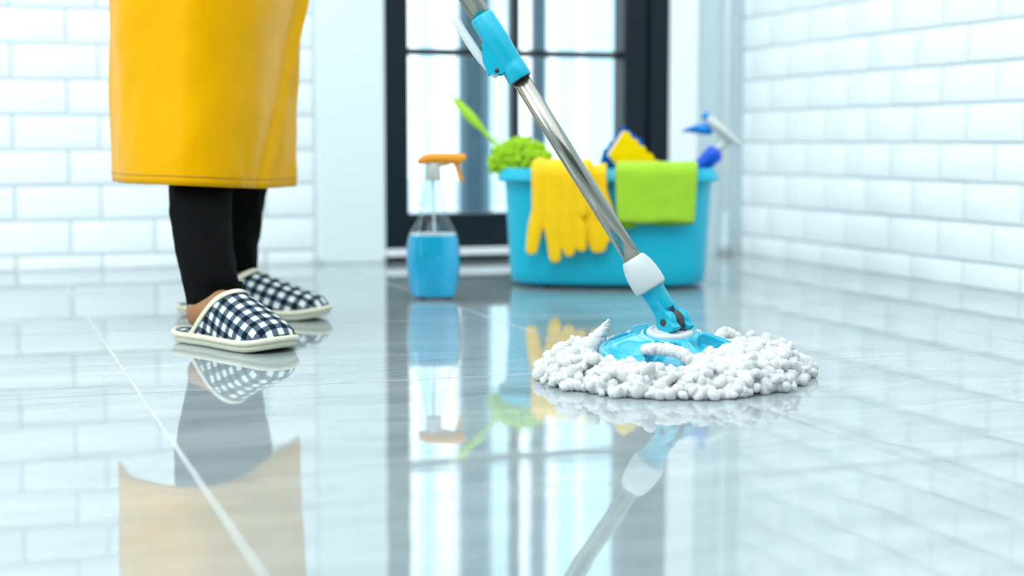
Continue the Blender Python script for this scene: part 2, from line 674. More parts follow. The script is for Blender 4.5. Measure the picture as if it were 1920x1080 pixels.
# outside the glass
ground = structure(link('ground', box_me(-3, 6, YB + 0.2, 9.0, -0.12, -0.04), M['outside'], smooth=False))
facade = thing('garden_screen', 'row of pale blue upright screens on a low white kerb outside the glass', 'screen', (0, 7.2, 0))
link('kerb', box_me(-2, 7, 0, 0.2, -0.04, 0.10, 0.01), M['outside'], facade, smooth=False)
for i, (x, w) in enumerate(((1.98, 0.07), (2.16, 0.05), (2.34, 0.07), (2.66, 0.10), (2.80, 0.16), (3.00, 0.07), (3.10, 0.10))):
    link('screen_panel', box_me(x, x + w, -0.03, -0.001, -0.04, 2.2, 0.004), M['outside_blue'], facade, smooth=False)
t = thing('post', 'wide blue-grey post outside, seen through the left half of the glass', 'post', (1.625, 5.2, -0.04))
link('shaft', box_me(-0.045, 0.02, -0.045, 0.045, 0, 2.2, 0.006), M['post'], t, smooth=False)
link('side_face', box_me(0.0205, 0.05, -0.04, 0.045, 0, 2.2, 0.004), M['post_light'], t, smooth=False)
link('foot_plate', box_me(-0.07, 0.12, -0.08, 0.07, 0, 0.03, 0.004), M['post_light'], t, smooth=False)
t = thing('post', 'slim blue-grey post outside, right behind the vertical glazing bar', 'post', (1.850, 5.2, -0.04))
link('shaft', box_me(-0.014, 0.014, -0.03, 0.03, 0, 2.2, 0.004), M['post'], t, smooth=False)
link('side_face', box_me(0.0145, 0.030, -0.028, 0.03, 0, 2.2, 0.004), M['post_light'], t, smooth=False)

# conduit pipe in the corner
t = thing('corner_pipe', 'thin white pipe with a small chrome foot in the corner by the brick wall', 'pipe', (1.752, YB - 0.016, 0))
V, Fc = lathe([(0.007, 0.0), (0.007, WALL_H - 0.1)], 16)
link('pipe', pydata(V, Fc), M['white_trim'], t)
V, Fc = lathe([(0.0, 0.012), (0.012, 0.012), (0.012, 0.03), (0.009, 0.034), (0.009, 0.10), (0.0075, 0.104)], 20)
link('sleeve', pydata(V, Fc), M['plaster_grey'], t)
V, Fc = lathe([(0.0, 0.0), (0.016, 0.0), (0.016, 0.008), (0.011, 0.013), (0.0, 0.013)], 20)
link('foot', pydata(V, Fc), mat('dull_chrome', (170, 172, 168), 0.4, metal=1.0), t)

# ------------------------------------------------------------------ tub
BX, BY, BA = 1.176, 2.888, R(-26)
BN = 3.4


def tub_ab(z):
    k = z / 0.205
    return 0.187 + 0.012 * k, 0.128 + 0.010 * k


def sup(a, b, z, seg=96):
    out = []
    for k in range(seg):
        t = 2 * math.pi * k / seg
        c, s = math.cos(t), math.sin(t)
        out.append((a * math.copysign(abs(c) ** (2 / BN), c), b * math.copysign(abs(s) ** (2 / BN), s), z))
    return out


def y_front(x, z):
    a, b = tub_ab(min(z, 0.205))
    return -b * max(0.0, 1 - abs(x / a) ** BN) ** (1 / BN)


tub = thing('cleaning_tub', 'aqua blue oval plastic tub full of cleaning things on the marble floor', 'bucket', (BX, BY, 0), BA)
prof = [(-0.185, 0.010), (-0.02, 0.009), (-0.010, 0.0065), (-0.004, 0.0075), (-0.0005, 0.012)]
rings = []
a0, b0 = tub_ab(0)
for off, z in [(-0.12, 0.010), (-0.03, 0.009), (-0.012, 0.0062), (-0.005, 0.0075), (-0.0008, 0.013)]:
    rings.append(sup(a0 + off, b0 + off, z))
for k in range(1, 9):
    z = 0.013 + (0.199 - 0.013) * k / 8
    a, b = tub_ab(z)
    rings.append(sup(a, b, z))
a, b = tub_ab(0.205)
for off, z in [(0.004, 0.2015), (0.010, 0.2005), (0.0135, 0.2025), (0.0140, 0.2050), (0.0115, 0.2120), (0.0085, 0.2195),
               (0.006, 0.2242), (0.003, 0.2258), (-0.001, 0.2250), (-0.003, 0.221), (-0.0035, 0.205)]:
    rings.append(sup(a + off, b + off, z))
for z in (0.15, 0.09, 0.04, 0.018):
    a, b = tub_ab(z)
    rings.append(sup(a - 0.0035, b - 0.0035, z))
rings.append(sup(a0 - 0.012, b0 - 0.012, 0.0125))
rings.append(sup(a0 - 0.12, b0 - 0.12, 0.0120))
V, Fc = loft(rings, True, True)
link('tub_shell', bm_fix(pydata(V, Fc)), M['tub'], tub)
for sx in (-1, 1):
    for sy in (-1, 1):
        V, Fc = lathe([(0.0, 0.0), (0.009, 0.0), (0.010, 0.003), (0.009, 0.009)], 16)
        V = [(v[0] + sx * 0.125, v[1] + sy * 0.070, v[2]) for v in V]
        link('tub_foot', pydata(V, Fc), M['tub'], tub)


def hang(x, v, d):
    """drape coordinate: v<=0 hangs down in front of the rim, v>0 goes over it and down inside; d = distance off the surface"""
    zt = 0.2275
    yw = y_front(max(-0.16, min(0.16, x)), 0.2)
    r = 0.0135
    if v <= 0:
        z = zt - r + v
        e = max(0.0, min(1.0, (-v) / 0.15))
        y = yw - 0.0145 + 0.004 * e
        return Vector((x, y - d, z))
    arc = math.pi * r
    if v < arc:
        t = v / r
        return Vector((x, yw - 0.0145 + r - (r + d) * math.cos(t), zt - r + (r + d) * math.sin(t)))
    return Vector((x, yw - 0.0145 + 2 * r + d, zt - r - (v - arc)))


# ------------------------------------------------------------------ rubber gloves over the rim
ZT = 0.2275 - 0.0135


def glove(name, label, caps, mats, depth, extra):
    prims = [cone_prim((a[0], 0, a[1]), (b[0], 0, b[1]), ra * 1.14, rb * 1.16) for a, b, ra, rb in caps]
    me = fuse(prims, 0.0016, 12)
    for v in me.vertices:
        x, d, zz = v.co
        fold = 0.0016 * math.sin(x * 210 + 1.0) * max(0, min(1, (zz - 0.10) / 0.08))
        v.co = hang(x, zz - ZT, extra + depth * (1 + d / 0.0135) * 0.5 * 2 * 0.5 + fold + 0.002)
    o = link(name, me, mats)
    o.location = (BX, BY, 0)
    o.rotation_euler = (0, 0, BA)
    tag(o, label, 'glove', 'yellow rubber gloves hung over the tub rim')
    return o


w = 0.0125
top = ZT + 0.055
caps = [((-0.121, top), (-0.119, 0.150), 0.0125, 0.0125), ((-0.100, top), (-0.098, 0.140), 0.0125, 0.0135),
        ((-0.078, top), (-0.076, 0.140), 0.0125, 0.0135), ((-0.056, top), (-0.056, 0.140), 0.0125, 0.0135),
        ((-0.036, top), (-0.038, 0.150), 0.0125, 0.0125),
        ((-0.119, 0.150), (-0.126, 0.118), 0.0125, 0.0135), ((-0.126, 0.118), (-0.1335, 0.077), 0.0135, 0.0105),   # thumb
        ((-0.098, 0.140), (-0.092, 0.105), 0.0140, 0.0135), ((-0.092, 0.105), (-0.0885, 0.063), 0.0130, 0.0105),
        ((-0.076, 0.140), (-0.066, 0.108), 0.0140, 0.0125), ((-0.066, 0.108), (-0.0620, 0.074), 0.0122, 0.0100),
        ((-0.056, 0.140), (-0.042, 0.112), 0.0130, 0.0110), ((-0.042, 0.112), (-0.0390, 0.082), 0.0105, 0.0088),
        ((-0.108, 0.150), (-0.048, 0.150), 0.0135, 0.0130)]
glove('rubber_glove', 'yellow rubber glove hanging fingers down over the tub rim, left one with thumb out', caps, M['rubber'], 0.009, 0.006)
caps = [((-0.050, top), (-0.046, 0.14), 0.012, 0.012), ((-0.030, top), (-0.026, 0.14), 0.012, 0.012),
        ((-0.009, top), (-0.004, 0.15), 0.012, 0.012),
        ((-0.004, 0.18), (0.006, 0.150), 0.012, 0.0115), ((0.006, 0.150), (0.002, 0.10), 0.0115, 0.012),
        ((-0.026, 0.14), (-0.020, 0.105), 0.012, 0.012), ((-0.020, 0.105), (-0.012, 0.083), 0.012, 0.0115),
        ((0.0, 0.11), (-0.006, 0.084), 0.012, 0.012),
        ((-0.046, 0.14), (-0.040, 0.11), 0.012, 0.010)]
glove('rubber_glove', 'yellow rubber glove behind the mop pole, tucked under the other glove beside the green cloth', caps, M['rubber'], 0.006, 0.0)

# ------------------------------------------------------------------ green cloth over the rim
def drape(x0, x1, v0, v1, thick, doff, skew=0.0, nx=44, nv=60, seed=0.0, sag=0.0):
    V = []
    for layer in (0, 1):
        for j in range(nv + 1):
            for i in range(nx + 1):
                u, s = i / nx, j / nv
                x = x0 + (x1 - x0) * u
                v = v0 + (v1 - v0) * s
                hangf = max(0, min(1, -v / 0.1))
                x += skew * (u - 0.5) * hangf
                v2 = v + sag * math.sin(u * math.pi) * hangf + 0.0012 * math.sin(u * 9 + seed)
                edge = min(u, 1 - u) / 0.05
                edge2 = min(s, 1 - s) / 0.05
                rr = math.sqrt(max(0.0, 1 - max(0, 1 - min(edge, edge2)) ** 2))
                wv = 0.0026 * noise.noise(Vector((x * 22 + seed, v * 14, seed))) + 0.0010 * noise.noise(Vector((x * 60, v * 60, seed)))
                mid = doff + thick * 0.5 + wv + 0.003 * hangf * 0.5
                d = mid + (thick * 0.5 * rr if layer == 0 else -thick * 0.5 * rr)
                V.append(hang(x, v2, d))
    n1, n2 = nx + 1, (nx + 1) * (nv + 1)
    Fc = []
    for j in range(nv):
        for i in range(nx):
            a = j * n1 + i
            Fc.append((a, a + 1, a + 1 + n1, a + n1))
            Fc.append((a + n2, a + n1 + n2, a + 1 + n1 + n2, a + 1 + n2))
    for j in range(nv):
        for i in (0, nx):
            a = j * n1 + i
            q = (a, a + n1, a + n1 + n2, a + n2)
            Fc.append(q if i == 0 else q[::-1])
    for i in range(nx):
        for j in (0, nv):
            a = j * n1 + i
            q = (a, a + n2, a + 1 + n2, a + 1)
            Fc.append(q if j == 0 else q[::-1])
    return V, Fc


cl = thing('cleaning_cloth', 'lime green microfibre cloth folded over the front rim of the aqua tub', 'cloth', (BX, BY, 0), BA)
V, Fc = drape(0.022, 0.173, -0.087, 0.115, 0.007, 0.0045, skew=-0.010, seed=2.0)
link('top_fold', bm_fix(pydata(V, Fc)), M['cloth_green'], cl)
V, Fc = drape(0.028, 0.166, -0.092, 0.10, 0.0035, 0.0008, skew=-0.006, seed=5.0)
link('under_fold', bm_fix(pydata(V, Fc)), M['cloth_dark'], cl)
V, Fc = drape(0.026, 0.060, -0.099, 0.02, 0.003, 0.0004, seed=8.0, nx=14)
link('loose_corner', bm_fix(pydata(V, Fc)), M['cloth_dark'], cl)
# the rest of the cloth, bunched inside the tub
prims = []
for k in range(26):
    px, py = random.uniform(0.0, 0.13), random.uniform(-0.085, -0.015)
    h = 0.13
    prims.append(cone_prim((px, py, 0.050), (px + random.uniform(-0.02, 0.02), py + random.uniform(-0.01, 0.02), h), 0.034, random.uniform(0.018, 0.03), 1))
prims.append(cone_prim((0.085, -0.098, 0.17), (0.115, -0.088, 0.222), 0.016, 0.013, 2))
prims.append(cone_prim((0.085, -0.098, 0.17), (0.06, -0.07, 0.12), 0.016, 0.02, 2))
link('bunched_end', fuse(prims, 0.005, 3), M['cloth_green'], cl)

# ------------------------------------------------------------------ sponges
def prism(poly, y0, y1, bevel=0.003):
    bm = bmesh.new()
    vs_ = [bm.verts.new((p[0], y0, p[1])) for p in poly]
    f = bm.faces.new(vs_)
    r = bmesh.ops.extrude_face_region(bm, geom=[f])
    bmesh.ops.translate(bm, verts=[v for v in r['geom'] if isinstance(v, bmesh.types.BMVert)], vec=(0, y1 - y0, 0))
    bmesh.ops.recalc_face_normals(bm, faces=bm.faces)
    if bevel:
        es = [e for e in bm.edges if abs(e.verts[0].co.y - e.verts[1].co.y) < 1e-6]
        bmesh.ops.bevel(bm, geom=es, offset=bevel, segments=2, affect='EDGES')
    me = bpy.data.meshes.new('prism')
    bm.to_mesh(me)
    bm.free()
    return me


def wavy(a, b, n, amp, steps=48):
    a, b = Vector((a[0], a[1])), Vector((b[0], b[1]))
    d = (b - a).normalized()
    nrm = Vector((-d.y, d.x))
    return [tuple(a + (b - a) * (k / steps) + nrm * amp * abs(math.sin(math.pi * n * k / steps))) for k in range(steps + 1)]


sp = thing('sponge', 'yellow sponge with wavy edge and white layer standing corner up in the tub', 'sponge', (BX, BY, 0), BA)
A_, B_, Rr, D_ = (0.030, 0.296), (0.002, 0.250), (0.118, 0.214), (0.078, 0.160)
poly = wavy(A_, Rr, 6, 0.0045) + [D_, B_]
link('yellow_face', prism(poly, -0.030, -0.012, 0.002), M['sponge_y'], sp, smooth=False)
shr = lambda p, k: (p[0] - k * 0.9, p[1] + k * 0.2)
poly2 = [shr(A_, 0.004), (0.112, 0.212), (0.074, 0.156), shr(B_, 0.006)]
link('white_layer', prism(poly2, -0.0119, 0.004, 0.003), M['sponge_w'], sp, smooth=False)
sb = thing('sponge', 'blue scalloped sponge peeking out behind the yellow sponge', 'sponge', (BX, BY, 0), BA)
pb = wavy((-0.006, 0.264), (0.024, 0.305), 3, -0.004, 24)[:-1] + wavy((0.024, 0.305), (0.064, 0.276), 4, 0.003, 24) + [(0.10, 0.19), (0.05, 0.155), (-0.014, 0.235)]
link('blue_face', prism(pb, 0.006, 0.020, 0.002), M['sponge_b'], sb, smooth=False)
pd = [(p[0] - 0.006, p[1] - 0.003) for p in pb]
link('scouring_layer', prism(pd, 0.0202, 0.029, 0.002), M['sponge_d'], sb, smooth=False)

# ------------------------------------------------------------------ duster
du = thing('duster', 'lime green chenille duster lying in the tub, handle pointing up left', 'duster', (BX, BY, 0), BA)
hc = Vector((-0.168, -0.030, 0.232))
core = ell_prim(hc, (0.040, 0.046, 0.040))
link('head', pydata(*core), M['duster'], du)
pr = []
N = 260
for k in range(N):
    zz = 1 - 1.30 * (k + 0.5) / N
    rr = math.sqrt(max(0, 1 - zz * zz))
    ph = k * 2.399963
    n_ = Vector((rr * math.cos(ph), rr * math.sin(ph), zz))
    p0 = hc + Vector((n_.x * 0.044, n_.y * 0.044, n_.z * 0.034))
    j = Vector((random.uniform(-.3, .3), random.uniform(-.3, .3), random.uniform(-.3, .3)))
    ln = random.uniform(0.013, 0.021)
    p1 = p0 + (n_ + j).normalized() * ln * 0.6
    p2 = p1 + (n_ + j * 1.5 + Vector((0, 0, -0.15))).normalized() * ln * 0.5
    pr.append(tube([p0, p1, p2, p2 + (p2 - p1) * 0.25], [0.0062, 0.0056, 0.0036, 0.0006], 7))
o = link('chenille_fringe', pydata(*join(*pr)), M['duster'], du)
o['kind'] = 'stuff'
h0, h1 = Vector((-0.205, -0.02, 0.258)), Vector((-0.305, 0.0, 0.360))
hd = (h1 - h0)
path = [h0 + hd * t for t in (0, .12, .3, .42, .46, .52, .6, .72, .84, .93, .98, 1.0)]
link('handle', pydata(*tube(path, [.0042, .0042, .0042, .0045, .0066, .0072, .0090, .0095, .0085, .0066, .0050, .003], 18)), M['lime'], du)
c = h1 + hd.normalized() * 0.006
u_, v_ = hd.normalized(), Vector((0.1, -1, 0)).normalized().cross(hd.normalized()).normalized()
rp = [c + u_ * (0.0062 * math.cos(t)) + v_ * (0.0062 * math.sin(t)) for t in [2 * math.pi * k / 24 for k in range(25)]]
link('hanging_ring', pydata(*tube(rp, 0.0016, 8, False)), M['clear_ring'], du)


# ------------------------------------------------------------------ trigger heads
def slab_outline(pts, half, m, name, parent, bevel=0.003, n=None, base=Matrix.Identity(4)):
    """closed outline in (x,z), extruded along y symmetrically and rounded"""
    P = pts
    bm = bmesh.new()
    vs_ = [bm.verts.new((p[0], -half, p[1])) for p in P]
    f = bm.faces.new(vs_)
    r = bmesh.ops.extrude_face_region(bm, geom=[f])
    bmesh.ops.translate(bm, verts=[v for v in r['geom'] if isinstance(v, bmesh.types.BMVert)], vec=(0, 2 * half, 0))
    bmesh.ops.recalc_face_normals(bm, faces=bm.faces)
    es = [e for e in bm.edges if abs(e.verts[0].co.y - e.verts[1].co.y) < 1e-6]
    bmesh.ops.bevel(bm, geom=es, offset=bevel, segments=3, affect='EDGES', clamp_overlap=True)
    bmesh.ops.transform(bm, matrix=base, verts=bm.verts)
    me = bpy.data.meshes.new(name)
    bm.to_mesh(me)
    bm.free()
    o = link(name, me, m, parent, smooth=True)
    return o


def closed(pts, n=64):
    P = [(p[0], 0, p[1]) for p in pts]
    k = len(P)
    out = smooth_path(P + P[:1], n + 1)[:-1]
    return [(p.x, p.z) for p in out]


# clear spray bottle, front
BOT = (0.768, 2.700)
sbt = thing('spray_bottle', 'clear spray bottle half full of blue liquid with an orange trigger on the floor', 'bottle', (BOT[0], BOT[1], 0), R(-16.5))
prf = [(0.0368, 0.0), (0.0388, 0.004), (0.0412, 0.014), (0.0455, 0.040), (0.0476, 0.068), (0.0470, 0.090), (0.0442, 0.107),
       (0.0400, 0.118), (0.0345, 0.128), (0.0288, 0.139), (0.0248, 0.150), (0.0215, 0.163), (0.0188, 0.178), (0.0165, 0.192),
       (0.0140, 0.205), (0.0125, 0.214), (0.0122, 0.222)]
PZ = [Vector((r, 0, z)) for r, z in prf]


def ratio(z):
    """depth / width of the oval section"""
    k = max(0.0, min(1.0, (z - 0.10) / 0.10))
    return 0.66 + 0.34 * k


def bottle_ring(r, z, seg=56, inset=0.0):
    k = ratio(z)
    a, b = r - inset, r * k - inset
    # soft moulded flutes twisting up the shoulder
    fl = 0.035 * max(0.0, min(1.0, (z - 0.118) / 0.02)) * max(0.0, min(1.0, (0.206 - z) / 0.02))
    return [(a * math.cos(t) * (1 + fl * math.cos(5 * t + z * 45)), b * math.sin(t) * (1 + fl * math.cos(5 * t + z * 45)), z)
            for t in [2 * math.pi * q / seg for q in range(seg)]]


pp = smooth_path(PZ, 70)
outer = [bottle_ring(p.x, p.z) for p in pp]
inner = [bottle_ring(p.x, p.z, inset=0.0012) for p in pp[3:]]
rings = [bottle_ring(0.028, 0.0035)] + [bottle_ring(0.035, 0.0006)] + outer + inner[::-1] + [bottle_ring(0.028, 0.0050)]
V, Fc = loft(rings, True, True)
link('clear_body', bm_fix(pydata(V, Fc)), M['bottle'], sbt)
LZ = 0.113
liq = [p for p in pp[4:] if p.z < LZ - 0.001]


def r_at(z):
    for a, b in zip(pp[:-1], pp[1:]):
        if a.z <= z <= b.z:
            return a.x + (b.x - a.x) * (z - a.z) / max(1e-9, b.z - a.z)
    return pp[-1].x


rings = [bottle_ring(0.024, 0.0056)] + [bottle_ring(p.x, max(p.z, 0.006), inset=0.0015) for p in liq] + [bottle_ring(r_at(LZ), LZ, inset=0.0015), bottle_ring(r_at(LZ) * 0.6, LZ)]
V, Fc = loft(rings, True, True)
link('blue_liquid', bm_fix(pydata(V, Fc)), M['liquid'], sbt)
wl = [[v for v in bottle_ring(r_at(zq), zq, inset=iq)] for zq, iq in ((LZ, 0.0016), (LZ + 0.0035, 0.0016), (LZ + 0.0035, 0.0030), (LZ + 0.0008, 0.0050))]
link('waterline_glint', pydata(*loft(wl)), M['cloudy'], sbt)  # solid white ring standing in for the bright band of light at the surface
V, Fc = tube([(0.004, 0, 0.012), (0.003, 0, 0.1), (0.0, 0, 0.215)], 0.0022, 10)
link('dip_tube', pydata(V, Fc), M['cloudy'], sbt)
V, Fc = lathe([(0.0118, 0.208), (0.0142, 0.208), (0.0146, 0.212), (0.0140, 0.226), (0.0128, 0.233), (0.0110, 0.238), (0.0, 0.240)], 36)
link('collar', pydata(V, Fc), M['collar'], sbt)
ot = closed([(-0.0285, 0.2400), (-0.025, 0.2470), (-0.012, 0.2545), (0.004, 0.2560), (0.034, 0.2562), (0.046, 0.2548), (0.0530, 0.2490),
             (0.0530, 0.2430), (0.047, 0.2380), (0.038, 0.2365), (0.024, 0.2385), (0.008, 0.2400), (-0.010, 0.2375), (-0.023, 0.2365)])
slab_outline(ot, 0.0105, M['orange'], 'trigger_shroud', sbt, 0.004)
th_ = closed([(-0.018, 0.2425), (-0.006, 0.2440), (0.012, 0.2450), (0.026, 0.2445), (0.034, 0.2415), (0.028, 0.2345), (0.014, 0.2315), (0.008, 0.226),
              (-0.006, 0.226), (-0.008, 0.2340)])
slab_outline(th_, 0.0075, M['tan'], 'pump_housing', sbt, 0.003)
tg = closed([(0.034, 0.2425), (0.044, 0.2425), (0.0455, 0.2330), (0.0490, 0.2210), (0.0530, 0.2095), (0.0520, 0.2060), (0.0480, 0.2062),
             (0.0430, 0.2150), (0.0390, 0.2280)])
slab_outline(tg, 0.0055, M['orange'], 'trigger_lever', sbt, 0.002)
V, Fc = lathe([(0.0, -0.002), (0.0050, -0.002), (0.0058, 0.003), (0.0058, 0.010), (0.0035, 0.012), (0.0, 0.012)], 20)
V = along(V, (0.046, 0, 0.2485), (1, 0, 0))
link('nozzle', pydata(V, Fc), M['orange'], sbt)

# blue spray bottle leaning in the tub: axis leans to the right
t2 = thing('spray_bottle', 'spray bottle with blue neck and blue trigger leaning over the right rim of the tub', 'bottle', (BX, BY, 0), BA)
base = Vector((0.190, 0.062, 0.240))
ax = Vector((0.72, 0.0, 0.70)).normalized()
V, Fc = lathe([(0.0, -0.285), (0.030, -0.285), (0.033, -0.280), (0.033, -0.085), (0.030, -0.065), (0.0185, -0.040), (0.0155, -0.034), (0.0155, -0.030), (0.0, -0.030)], 40)
link('bottle_body', pydata(along(V, base, ax), Fc), M['cloudy'], t2)
V, Fc = lathe([(0.0, -0.036), (0.0150, -0.036), (0.0160, -0.032), (0.0165, -0.002), (0.0175, 0.001), (0.0180, 0.018), (0.0165, 0.024), (0.011, 0.027), (0.0, 0.027)], 40)
link('neck_collar', pydata(along(V, base, ax), Fc), M['blue_p'], t2)
# head in the plane of the axis: e1 along the axis, e2 towards the nozzle (up left)
e2 = Vector((-0.70, 0, 0.72)).normalized()


def head_poly(pts, half, m, name, bevel):
    # pts: (towards nozzle, along axis)
    Mx = Matrix((
        (e2.x, 0, ax.x, base.x), (0, 1, 0, base.y), (e2.z, 0, ax.z, base.z), (0, 0, 0, 1)))
    return slab_outline(closed(pts), half, m, name, t2, bevel, base=Mx)


head_poly([(-0.008, 0.026), (0.008, 0.026), (0.010, 0.040), (0.022, 0.046), (0.040, 0.048), (0.058, 0.050), (0.060, 0.062), (0.040, 0.068),
           (0.010, 0.070), (-0.018, 0.070), (-0.028, 0.066), (-0.026, 0.060), (-0.010, 0.055)], 0.0095, M['cloudy'], 'pump_head', 0.003)
V, Fc = lathe([(0.0, 0.0), (0.0060, 0.0), (0.0080, 0.003), (0.0084, 0.007), (0.0070, 0.012), (0.0, 0.014)], 24)
link('nozzle', pydata(along(V, base + ax * 0.056 + e2 * 0.058, e2), Fc), M['sky_p'], t2)
head_poly([(0.034, 0.050), (0.050, 0.052), (0.060, 0.040), (0.068, 0.026), (0.074, 0.012), (0.0765, 0.004), (0.074, 0.003), (0.066, 0.010), (0.053, 0.020), (0.040, 0.030), (0.032, 0.038)],
          0.0060, M['sky_p'], 'trigger_lever', 0.002)

# ------------------------------------------------------------------ mop
MC = Vector((0.783, 1.717, 0.0))
mop = thing('spin_mop', 'round spin mop with white microfibre strands, cyan plate and steel pole', 'mop', (MC.x, MC.y, 0))
J = Vector((0.7822, 1.7172, 0.0626)) - MC
PD = Vector((-0.4772, 0.2433, 0.8445)).normalized()
CF = Vector((0.3207, 0.9472, 0.0))              # horizontal view direction
CR = Vector((0.9472, -0.3207, 0.0))             # to the right of the view
TILT = 9.0
tl = Matrix.Rotation(R(TILT), 4, CR)            # front edge of the plate dips towards the camera


def plate_pt(r, th, z):
    v = Vector((CR * (r * math.cos(th)) + CF * (r * math.sin(th))) + Vector((0, 0, z)))
    return tl @ v + Vector((-0.004, 0.004, 0.0252))


pock = [R(a) for a in (152, 92, 30, -34, -98)]


def sst(a, b, x):
    t = max(0.0, min(1.0, (x - a) / (b - a)))
    return t * t * (3 - 2 * t)


def plate_z(r, th):
    dome = 0.0120 + 0.0145 * (1 - sst(0.028, 0.088, r))
    dome -= 0.0045 * sst(0.070, 0.080, r)
    dep = 0
    for k, p in enumerate(pock):
        d = abs((th - p + math.pi) % (2 * math.pi) - math.pi)
        wth = R(27) if k != 4 else R(19)
        side = 1 - sst(wth - 0.045, wth + 0.02, d)
        rad = sst(0.034, 0.038, r) * (1 - sst(0.0735, 0.0765, r))
        dep = max(dep, side * rad)
        lip = (1 - sst(0.0, 0.10, abs(d - wth - 0.06))) * sst(0.034, 0.04, r) * (1 - sst(0.069, 0.075, r))
        dome += 0.0020 * lip
    return dome - 0.0120 * dep


NR, NT = 72, 300
rs = [0.0 + 0.0815 * k / NR for k in range(1, NR + 1)]
rings = [[plate_pt(r, 2 * math.pi * q / NT, plate_z(r, 2 * math.pi * q / NT)) for q in range(NT)] for r in rs]
for r, z in ((0.0830, 0.0055), (0.0828, -0.006), (0.0800, -0.010), (0.02, -0.010)):
    rings.append([plate_pt(r, 2 * math.pi * q / NT, z) for q in range(NT)])
V, Fc = loft(rings, True, True)
link('plate', bm_fix(pydata(V, Fc)), M['cyan'], mop)
prf = [(0.0, 0.0298), (0.010, 0.0300), (0.0125, 0.0310), (0.016, 0.0308), (0.0172, 0.0300), (0.020, 0.0302), (0.0215, 0.0310), (0.0235, 0.0308),
       (0.0262, 0.0300), (0.0275, 0.0285), (0.0278, 0.0240)]
rings = [[plate_pt(max(r, 1e-4), 2 * math.pi * q / 72, z) for q in range(72)] for r, z in prf]
V, Fc = loft(rings, True, False)
link('hub_cover', bm_fix(pydata(V, Fc)), M['grey_plastic'], mop)

# hinge: two cheeks either side of a dark tongue, axle across
AX = (CR * 0.74 + CF * 0.67).normalized()      # axle direction
UP = PD


def disc(center, axis, r, half, seg=32, bev=0.0015):
    V, Fc = lathe([(0.0, -half), (r - bev, -half), (r, -half + bev), (r, half - bev), (r - bev, half), (0.0, half)], seg)
    return along(V, center, axis), Fc


SIDE = AX.cross(PD).normalized()
HU = SIDE.cross(AX).normalized()
for s in (-1, 1):
    c = J + AX * (s * 0.0118) + Vector((0, 0, 0.0020))
    V, Fc = disc(c, AX, 0.0142, 0.0052, bev=0.002)
    q = []
    for t, wd in ((-0.002, 0.0085), (0.012, 0.0080), (0.026, 0.0080)):
        cc = c + PD * t - AX * (s * 0.10 * max(0, t))
        q.append([cc + SIDE * (wd * sx) + AX * (0.0046 * sy) for sx, sy in ((-1, -1), (1, -1), (1, 1), (-1, 1))])
    web = loft(q, True, True)
    fc_ = c - HU * 0.0105 + SIDE * 0.003
    ft = loft([[fc_ + SIDE * (kx * sx) + AX * (0.0058 * sy) + HU * dz for sx, sy in ((-1, -1), (1, -1), (1, 1), (-1, 1))]
               for kx, dz in ((0.0070, -0.0040), (0.0120, -0.0015), (0.0105, 0.0020), (0.0070, 0.008))], True, True)
    me = fuse([(V, Fc), web, ft], 0.0009, 4)
    link('hinge_cheek', me, M['cyan_dark'], mop)
    V, Fc = disc(c + AX * (s * 0.0056), AX, 0.0044, 0.0012, 20, 0.0006)
    link('axle_cap', pydata(V, Fc), M['dark_rubber'], mop, smooth=False)
V, Fc = disc(J + Vector((0, 0, 0.002)), AX, 0.0138, 0.0056)
q = [[J + PD * t + SIDE * (wd * sx) + AX * (0.0050 * sy) for sx, sy in ((-1, -1), (1, -1), (1, 1), (-1, 1))] for t, wd in ((-0.014, 0.009), (0.0, 0.0105), (0.024, 0.006))]
link('hinge_tongue', bm_fix(pydata(*join((V, Fc), loft(q, True, True)))), M['dark_rubber'], mop, smooth=False)
# socket, collar, pole
V, Fc = lathe([(0.0, 0.018), (0.0125, 0.018), (0.0136, 0.022), (0.0140, 0.034), (0.0148, 0.046), (0.0160, 0.047), (0.0160, 0.050), (0.0, 0.050)], 40)
link('socket', pydata(along(V, J, PD), Fc), M['cyan_dark'], mop)
V, Fc = lathe([(0.0165, 0.0485), (0.0188, 0.0485), (0.0198, 0.0515), (0.0202, 0.060), (0.0196, 0.070), (0.0180, 0.079), (0.0155, 0.0865), (0.0135, 0.0900), (0.0118, 0.0905)], 40)
link('pole_collar', bm_fix(pydata(along(V, J, PD), Fc)), M['grey_plastic'], mop)
V, Fc = lathe([(0.0, 0.085), (0.01065, 0.085), (0.01065, 0.375), (0.0, 0.375)], 40)
link('lower_pole', pydata(along(V, J, PD), Fc), M['steel'], mop)
LP = 0.340
V, Fc = lathe([(0.0108, LP - 0.0005), (0.0140, LP - 0.0005), (0.0145, LP + 0.002), (0.0148, LP + 0.018), (0.0138, LP + 0.020), (0.0144, LP + 0.024), (0.0150, LP + 0.05),
               (0.0145, LP + 0.085), (0.0128, LP + 0.088), (0.0, LP + 0.088)], 40)
link('clamp_sleeve', bm_fix(pydata(along(V, J, PD), Fc)), M['cyan_dark'], mop)
V, Fc = lathe([(0.0109, LP - 0.0012), (0.0134, LP - 0.0012), (0.0134, LP + 0.002)], 40)
link('clamp_seal', pydata(along(V, J, PD), Fc), M['dark_rubber'], mop)
LV = (-CR * 0.86 - Vector((0, 0, 1)) * 0.45)
LV = (LV - PD * LV.dot(PD)).normalized()          # side on which the lever sits
LS = LV.cross(PD).normalized()
